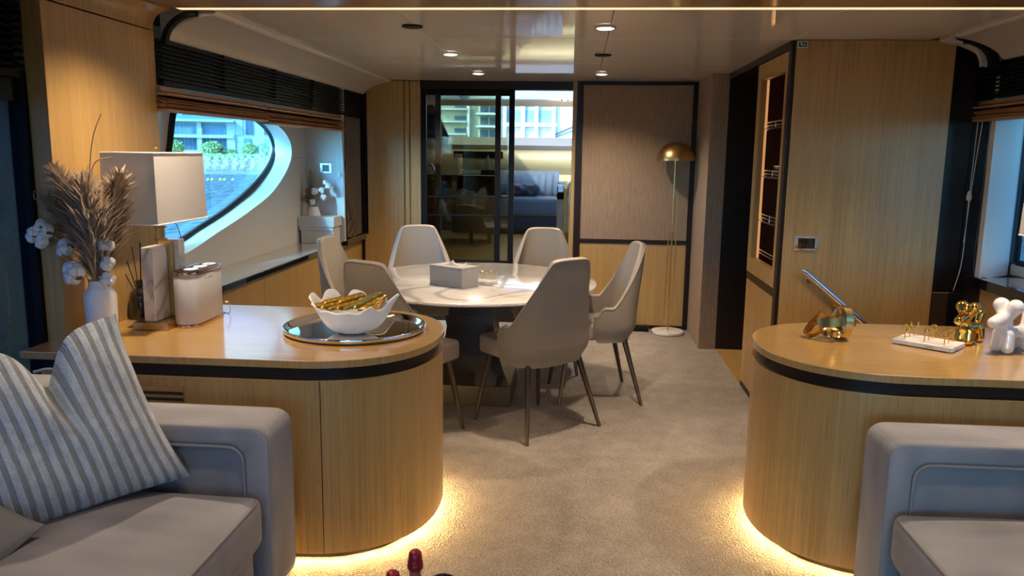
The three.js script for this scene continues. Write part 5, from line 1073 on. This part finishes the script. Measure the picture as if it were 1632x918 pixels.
{ // couch under the windscreen
  const navy = phys({ name: 'blue grey upholstery', color: rgb(0.11, 0.135, 0.155), roughness: 0.6, sheen: 0.3, bumpMap: fineBump, bumpScale: 0.0006 }), dark = std({ name: 'dark upholstery', color: rgb(0.035, 0.04, 0.047), roughness: 0.6 });
  const t = thing('helm_couch', 'blue grey couch under the windscreen seen through the open doorway', 'couch', [-0.85, HF, -10.35]);
  const back = surface((u, v) => { const x = -0.72 + 1.30 * u, p = 0.012 * Math.sin(u * 90) * (0.4 + 0.6 * Math.sin(u * 7 + 1) ** 2) * Math.sin(Math.PI * v); const a = v * Math.PI; return V(x + 0.02 * v, 0.44 + 0.335 * (1 - Math.cos(a)) / 2, -0.16 + 0.16 * Math.sin(a) ** 0.7 + p - 0.10 * v); }, 120, 16);
  obj('backrest', back, navy, t);
  obj('seat', softBox(-0.72, 0.60, 0.22, 0.455, -0.15, 0.42, 0.04, 0.012), navy, t);
  obj('base', [span(-0.72, 0.60, 0.06, 0.225, -0.12, 0.40, 0.01)], dark, t);
  obj('plinth', span(-0.72, 0.60, 0, 0.06, -0.10, 0.36, 0.002, 'along'), M.mahogany, t);
  const b = tag(obj('bag', (() => { const g = softBox(-0.2, 0.2, 0, 0.15, -0.1, 0.1, 0.06); const p = g.attributes.position; for (let i = 0; i < p.count; i++) { const k = 0.035 * N(p.getX(i) * 14, p.getY(i) * 14, p.getZ(i) * 14); p.setXYZ(i, p.getX(i) * (1 + k * 3), Math.max(0, p.getY(i) * (1 + k * 4)), p.getZ(i) + k); } g.computeVertexNormals(); return g; })(), dark), 'crumpled dark blue bag lying on the blue grey couch', 'bag');
  b.position.set(-0.69, HF + 0.472, -10.12);
}
{ // dark helm console on the left with things on it
  const t = thing('helm_console', 'black helm console behind the smoked glass door', 'console', [-1.30, HF, -9.05]);
  obj('top', span(-0.80, 0.42, 0.72, 0.752, -0.42, 0.30, 0.01, 'along'), M.blackGloss, t);
  obj('front', span(-0.78, 0.40, 0.14, 0.72, -0.36, 0.24, 0.006), M.ebony, t);
  for (const x of [0.1, 0.3]) obj('leg', span(x, x + 0.04, 0, 0.14, 0.16, 0.22, 0.003), M.black, t);
  obj('panel_line', [span(-0.7, 0.33, 0.50, 0.505, 0.2405, 0.244, 0)], M.chrome, t);
  obj('grab_handle', tube([V(-0.42, 0.752, 0.2), V(-0.40, 0.86, 0.17), V(-0.34, 0.86, 0.16), V(-0.27, 0.753, 0.22)], 0.012, 40, 10), M.chrome, t);
  const b = thing('water_bottle', 'clear water bottle with a blue cap on the console behind the glass door', 'bottle', [-1.012, 1.3705, -8.95]);
  const blue = std({ name: 'blue cap', color: rgb(0.03, 0.10, 0.30), roughness: 0.4 }), water = phys({ name: 'pale water bottle', color: rgb(0.62, 0.80, 0.82), roughness: 0.15, transmission: 0.5, thickness: 0 });
  obj('bottle_body', lathe([[0, 0], [0.028, 0], [0.03, 0.005], [0.03, 0.09], [0.026, 0.105], [0.012, 0.128], [0.0115, 0.14], [0, 0.14]], 0, 0, 0, 24), water, b);
  obj('cap', lathe([[0, 0.139], [0.0135, 0.139], [0.0135, 0.157], [0, 0.158]], 0, 0, 0, 18), blue, b);
  const bx = thing('storage_box', 'brown box under the water bottle on the black console', 'box', [-0.985, 1.3125, -8.96]);
  obj('box', span(-0.10, 0.12, 0, 0.057, -0.05, 0.05, 0.002), M.mahogany, bx);
}
{ // tall white cabinet with a chrome and black top at the right of the doorway
  const t = thing('white_cabinet', 'narrow white cabinet with chrome top and cream edge at the right of the doorway', 'cabinet', [-0.15, HF, -8.95]);
  const pale = std({ name: 'pale blue white', color: rgb(0.52, 0.60, 0.68), roughness: 0.5 }), cream = std({ name: 'cream edge', color: rgb(0.72, 0.63, 0.33), roughness: 0.5 });
  obj('carcass', span(-0.085, -0.012, 0.13, 0.50, -0.15, 0.02, 0.003), pale, t);
  obj('black_top', span(-0.088, -0.014, 0.50, 0.57, -0.15, 0.025, 0.006), M.black, t);
  obj('chrome_band', [span(-0.088, -0.01, 0.57, 0.655, -0.15, 0.025, 0.012), span(-0.08, 0.0, 0.66, 0.70, -0.12, 0.0, 0.01)], M.chrome, t);
  obj('door_edge', span(-0.008, 0.018, 0.13, 0.62, -0.16, 0.05, 0.004), cream, t);
  obj('door_edge', span(0.022, 0.05, 0.13, 0.66, -0.2, 0.0, 0.006), M.glazed, t);
  obj('handle', tube([V(0.03, 0.45, 0.0), V(0.035, 0.55, 0.03), V(0.05, 0.68, 0.03), V(0.06, 0.70, 0.0), V(0.06, 0.3, 0.0)], 0.008, 40, 8), M.chrome, t);
  obj('plinth', span(-0.08, 0.05, 0, 0.13, -0.15, 0.0, 0.003), M.oak, t);
}
{
  const t = thing('downlight', 'small lit ceiling downlight in the helm room seen above the doorway view', 'downlight', [-0.20, 2.20, -10.0]);
  obj('rim', lathe([[0.03, -0.0005], [0.05, -0.0005], [0.05, -0.008], [0.036, -0.010], [0.03, -0.003]], 0, 0, 0, 24), M.chrome, t);
  obj('diffuser', lathe([[0, -0.007], [0.032, -0.007], [0.032, -0.001], [0, -0.001]], 0, 0, 0, 24), M.glowWarm, t);
  const l = new THREE.PointLight(WARM, 1.2, 0, 2); l.name = 'helm_lamp'; l.position.set(-0.20, 2.17, -10.0); l.castShadow = true; scene.add(l);
}

// ---------------------------------------------------------------- outside: marina water, beach, hotel, trees
const SEA = -1.7;
struct('water', (() => { const g = new THREE.PlaneGeometry(900, 900).rotateX(-Math.PI / 2).translate(0, SEA, -150); return metric(g); })(), phys({ name: 'sea water', color: rgb(0.035, 0.115, 0.16), roughness: 0.4, specularIntensity: 0.2, bumpMap: waterBump, bumpScale: 0.6 }));
const white = std({ name: 'white render', color: rgb(0.54, 0.54, 0.53), roughness: 0.8 }), stoneClad = std({ name: 'stone cladding', color: rgb(0.48, 0.48, 0.47), roughness: 0.85 }), pane = phys({ name: 'building glass', color: rgb(0.06, 0.10, 0.15), roughness: 0.45, specularIntensity: 0.5 }), paneBlue = phys({ name: 'pale building glass', color: rgb(0.17, 0.27, 0.36), roughness: 0.4, specularIntensity: 0.5 }), leaf = phys({ name: 'foliage', map: leafTex, roughness: 0.8, transmission: 0.1, thickness: 0, side: THREE.DoubleSide }), bark = std({ name: 'bark', color: rgb(0.16, 0.12, 0.08), roughness: 1 }), sand = std({ name: 'sand', map: sandTex, roughness: 1 });
// the shore ahead to the left: a frame whose -z looks away from the boat
const shore = new THREE.Vector3(-0.416, 0, -0.909), across = new THREE.Vector3(0.909, 0, -0.416);
const TURN = Math.atan2(-shore.x, -shore.z);
const onShore = (s, d, y = 0) => V(shore.x * d + across.x * s, y, shore.z * d + across.z * s);
const PX = 200 / 1280;             // metres per pixel at the hotel front
const sx = (px) => (px - 350) * PX * 0.94;  // sideways position on the front for a pixel column
const sy = (py) => EYE + (240 - py) * PX * 1.0;
const beachAt = (d) => SEA - 0.1 + 1.35 * smooth(d, 103, 172);           // height of the sand at a distance
{
  const beach = structGroup('ground_beach'); beach.position.copy(onShore(0, 0)); beach.rotation.y = TURN;
  const g = new THREE.PlaneGeometry(260, 220, 1, 44).rotateX(-Math.PI / 2).translate(0, 0, -215); const p = g.attributes.position; for (let i = 0; i < p.count; i++) p.setY(i, beachAt(-p.getZ(i)));
  g.computeVertexNormals(); obj('sand', metric(g), sand, beach);
}
{ // hotel
  const h = thing('hotel', 'long white hotel with blue glazing and balconies on the shore beyond the left window', 'building', onShore(0, 200, -0.4).toArray(), TURN);
  const B = (px0, px1, py0, py1, z0, z1) => span(sx(px0), sx(px1), sy(py1) + 0.4, sy(py0) + 0.4, -z1, -z0, 0);
  obj('wall', [B(150, 380, 60, 262, 1.2, 14), B(372, 520, 40, 262, 0.4, 14)], white, h);
  obj('pier', [B(258, 283, 120, 262, 0, 1.3), B(320, 327, 120, 262, 0, 1.3), B(364, 376, 120, 262, 0, 1.3), B(200, 220, 120, 262, 0, 1.3)].slice(), white, h);
  for (const y of [197, 219]) obj('floor_band', B(150, 374, y, y + 4.5, -0.6, 1.3), white, h);
  obj('floor_band', B(150, 374, 174, 179, -0.6, 1.3), white, h);
  obj('parapet', B(150, 374, 192, 198, -2.4, -2.2), paneBlue, h);
  obj('balcony', B(150, 374, 197.5, 200.5, -2.6, 0.2), white, h);
  const win = (x0, x1, y0, y1, n, m, zf) => { const f = obj('window', B(x0, x1, y0, y1, zf + 0.05, zf + 0.25), white, h); const w = (x1 - x0) / n; for (let k = 0; k < n; k++) obj('pane', B(x0 + w * k + 0.35, x0 + w * (k + 1) - 0.35, y0 + 0.4, y1 - 0.4, zf - 0.05, zf + 0.06), m, f); };
  for (const [a, b] of [[222, 256], [284, 319], [328, 363]]) { win(a, b, 203, 218, 6, paneBlue, 1.0); win(a, b, 223.5, 241, 6, pane, 1.0); }
  for (const [a, b, n] of [[225, 234, 2], [284, 293, 2], [300, 317, 3], [327, 344, 3], [352, 362, 2]]) win(a, b, 183, 196.5, n, pane, 1.0);
  for (const [a, b, n] of [[225, 240, 3], [284, 300, 3], [305, 318, 2], [328, 345, 3], [350, 362, 2]]) win(a, b, 158, 172, n, pane, 1.0);
  win(392, 404, 180, 218, 2, pane, 0.1); win(388, 400, 223, 237, 3, paneBlue, 0.1); win(420, 436, 180, 218, 3, pane, 0.1); win(330, 358, 244, 261, 5, pane, 1.0);
  obj('side_panel', B(375, 388, 190, 218, 0.1, 0.5), stoneClad, h);
  obj('cladding_joint', [228, 232, 236, 240, 244].map((y) => B(376, 386, y, y + 0.5, 0.25, 0.45)), stoneClad, h);
}
function crown(parent, r, flat, n, seed, at) {
  const R = mulberry(seed), pos = [], nor = [], uv = [];
  for (let k = 0; k < n; k++) { const u = 2 * R() - 1, a = R() * 6.283, w = Math.sqrt(1 - u * u), rr = r * (0.72 + 0.3 * R()), c = V(Math.cos(a) * w * rr, u * rr * flat, Math.sin(a) * w * rr).add(at), d = V(R() - 0.5, R() - 0.5, R() - 0.5).normalize(), e = V(R() - 0.5, R() - 0.5, R() - 0.5).cross(d).normalize(), s = r * (0.10 + 0.08 * R()); let nn = e.clone().cross(d).normalize(); if (nn.dot(V(Math.cos(a) * w, u, Math.sin(a) * w)) < 0) { nn.negate(); e.negate(); } for (const q of [c.clone().addScaledVector(d, -s), c.clone().addScaledVector(e, s * 0.6), c.clone().addScaledVector(d, s), c.clone().addScaledVector(d, -s), c.clone().addScaledVector(d, s), c.clone().addScaledVector(e, -s * 0.6)]) { pos.push(q.x, q.y, q.z); nor.push(nn.x, nn.y, nn.z); uv.push(R(), R()); } }
  const g = new THREE.BufferGeometry(); g.setAttribute('position', new THREE.Float32BufferAttribute(pos, 3)); g.setAttribute('normal', new THREE.Float32BufferAttribute(nor, 3)); g.setAttribute('uv', new THREE.Float32BufferAttribute(uv, 2));
  const o = obj('foliage', g, leaf, parent); return o;
}
function roundTree(label, px, py, r, flat, seed) {
  const d = 185, p = onShore(sx(px) * d / 200, d, -0.4), t = thing('tree', label, 'tree', p.toArray(), TURN), h = EYE + (240 - py) * d / 1280 + 0.4;
  r *= 1.2; crown(t, r, flat, 1000, seed, V(0, h, 0)); obj('core', new THREE.SphereGeometry(r * 0.72, 16, 12).scale(1, flat, 1).translate(0, h, 0), leaf, t);
  obj('trunk', cyl(0.3, 0.2, V(0, 0, 0), V(0, h, 0), 8), bark, t);
}
roundTree('round clipped green tree in the middle of the left window view', 341.5, 240, 1.95, 0.72, 51);
roundTree('darker round tree at the left end of the window view, above the lampshade', 284, 238, 2.0, 0.6, 52);
roundTree('small low tree right of the round clipped one on the shore', 368, 246, 1.2, 0.7, 53);
roundTree('bushy yellow-green tree beside the palm on the shore', 398, 241, 1.4, 1.0, 54);
roundTree('tree at the right end of the left window view behind the palm', 428, 236, 1.5, 1.1, 55);
{
  const d = 178, p = onShore(sx(410) * d / 200, d, -0.4), t = thing('palm_tree', 'palm tree with spiky fronds at the right of the left window view', 'palm', p.toArray(), TURN), h = 2.2;
  obj('trunk', cyl(0.25, 0.2, V(0, 0, 0), V(0, h, 0), 8), bark, t);
  const R = mulberry(77);
  obj('frond', Array.from({ length: 26 }, (_, k) => { const a = R() * 6.283, e = -0.3 + 1.5 * R(), L = 1.5 + 0.5 * R(), dir = V(Math.cos(a) * Math.cos(e), Math.sin(e), Math.sin(a) * Math.cos(e)), side = V(-Math.sin(a), 0, Math.cos(a)); return surface((u, v) => V(0, h, 0).addScaledVector(dir, L * v).addScaledVector(side, (u - 0.5) * 0.38 * Math.sin(Math.PI * (0.1 + 0.9 * v))).add(V(0, -0.5 * v * v, 0)), 2, 6); }), leaf, t);
}
{
  const d = 175, t = thing('hedge', 'long low green hedge behind the beach loungers', 'hedge', onShore(sx(350) * d / 200, d, -0.4).toArray(), TURN);
  const list = []; const R = mulberry(9); for (let k = 0; k < 60; k++) { const g = new THREE.IcosahedronGeometry(0.55 + 0.25 * R(), 1); g.translate(-8 + k * 0.27, 0.35 + 0.15 * R(), R() - 0.5); list.push(g); }
  obj('foliage', list, leaf, t);
}
{ // sun loungers on the beach
  const t = thing('sun_lounger', 'white sun lounger on the beach beyond the left window', 'lounger', [0, 0, 0], 0, 'white loungers on the beach');
  const lw = std({ name: 'lounger white', color: rgb(0.62, 0.62, 0.62), roughness: 0.7 });
  obj('bed', [span(-0.35, 0.35, 0.32, 0.42, -0.3, 1.2, 0)], lw, t);
  obj('backrest', [span(-0.35, 0.35, 0, 0.08, -0.75, 0, 0).rotateX(0.8).translate(0, 0.40, -0.28)], lw, t);
  for (const [x, z] of [[-0.3, -0.2], [0.3, -0.2], [-0.3, 1.1], [0.3, 1.1]]) obj('leg', span(x - 0.03, x + 0.03, 0, 0.33, z - 0.03, z + 0.03, 0), lw, t);
  const R = mulberry(31); let first = true;
  for (let r = 0; r < 5; r++) for (let k = 0; k < 9; k++) {
    const d = [163, 152, 142, 133, 125][r] + R() * 2, p = onShore(sx(316 + k * 13.5 + 4 * (r % 2) + 3 * R()) * d / 200, d, 0), turn = TURN + (R() - 0.5) * 0.8;
    p.y = beachAt(d) + 0.02; t.scale.setScalar(0.8);
    if (first) { t.position.copy(p); t.rotation.y = turn; first = false; } else dup(t, p.toArray(), turn);
  }
}
for (let k = 0; k < 6; k++) { const p = onShore(sx(322 + 9 * k + (k % 2) * 3) * 95 / 200, 92, SEA); tag(obj('buoy', new THREE.SphereGeometry(0.2, 12, 8).translate(p.x, p.y + 0.05, p.z), std({ name: 'yellow buoy', color: rgb(0.75, 0.5, 0.08), roughness: 0.5 })), 'small yellow buoy in the row floating before the beach', 'buoy', 'row of yellow buoys'); }
{ // building ahead of the windscreen
  const D = 60, px = D / 1280, Z = -D, X = (p) => (p - 921) * px, Y = (p) => EYE + (246 - p) * px;
  const h = thing('tower_block', 'bright white tower block with square blue windows seen through the windscreen', 'building', [X(850), SEA, Z]);
  const B = (x0, x1, y0, y1, z0, z1) => span(X(x0) - X(850), X(x1) - X(850), Y(y1) - SEA, Y(y0) - SEA, -z1, -z0, 0);
  obj('wall', B(806, 1010, -120, 290, 0.6, 12), white, h);
  for (const y of [-40, 26, 84, 141, 201]) obj('floor_band', B(800, 884, y - 3, y + 3, 0, 0.7), white, h);
  for (const x of [802, 831, 852, 879]) obj('pier', B(x - 3, x + 3, -60, 290, 0.05, 0.7), white, h);
  for (let r = 0; r < 6; r++) for (const [a, b] of [[805, 828], [834, 849], [855, 876]]) { const y0 = 148 + (r - 4) * 29; const f = obj('window', B(a, b, y0, y0 + 24, 0.45, 0.62), white, h); obj('pane', B(a + 1, b - 1, y0 + 1, y0 + 23, 0.4, 0.5), paneBlue, f); }
  obj('cable', [tube([V(X(866), Y(226), Z - 0.55), V(X(885), Y(214), Z - 0.5), V(X(925), Y(196), Z - 0.55)], 0.05, 20, 6), tube([V(X(866), Y(226), Z - 0.55), V(X(890), Y(216), Z - 0.5), V(X(925), Y(203), Z - 0.55)], 0.04, 20, 6)].map((g) => rel(h, g)), M.darkCord, h);
  const t = thing('apartment_block', 'pale apartment block with stacked balconies behind the smoked glass door', 'building', [X(745), SEA, Z - 4]);
  const C = (x0, x1, y0, y1, z0, z1) => span(X(x0) - X(745), X(x1) - X(745), Y(y1) - SEA, Y(y0) - SEA, -z1, -z0, 0);
  const beige = std({ name: 'sand render', color: rgb(0.52, 0.47, 0.36), roughness: 0.85 });
  obj('wall', C(560, 803, -150, 290, 1.0, 12), beige, t);
  obj('pier', C(731, 735, -150, 290, 0, 1.0), white, t); obj('pier', C(784, 789, -150, 290, 0, 1.0), white, t);
  for (let r = 0; r < 14; r++) { const y = 202 - 20.5 * (r - 1); obj('balcony', C(747, 786, y - 1.4, y + 1.4, -0.6, 1.0), white, t); obj('balcony', C(560, 731, y - 8, y - 6.6, -0.4, 1.0), white, t); const f = obj('window', C(750, 782, y - 17, y - 3, 0.85, 1.0), white, t); obj('pane', C(751, 765, y - 16, y - 4, 0.8, 0.9), pane, f); obj('pane', C(767, 781, y - 16, y - 4, 0.8, 0.9), pane, f); const e = obj('window', C(706, 728, y - 19, y - 10, 0.85, 1.0), white, t); obj('pane', C(707, 727, y - 18, y - 11, 0.8, 0.9), pane, e); }
}
struct('ground_quay', span(-13, 60, SEA - 0.2, SEA + 0.9, -75, -50, 0), stoneClad);
{ // trees on the right bank, glimpsed through the right window
  for (const [x, z, r, s, label] of [[46, -62, 5, 61, 'leafy tree on the right bank, the farther one in the right window'], [40, -48, 4.2, 62, 'leafy tree on the right bank, the nearer one in the right window']]) { const t = thing('tree', label, 'tree', [x, SEA + 0.3, z]); crown(t, r, 0.9, 1200, s, V(0, 5.4, 0)); obj('trunk', cyl(0.35, 0.25, V(0, 0, 0), V(0, 5, 0), 8), bark, t); }
  struct('ground_quay', span(36, 70, SEA - 0.2, SEA + 0.3, -90, 40, 0), stoneClad);
}

renderer.render(scene, camera);
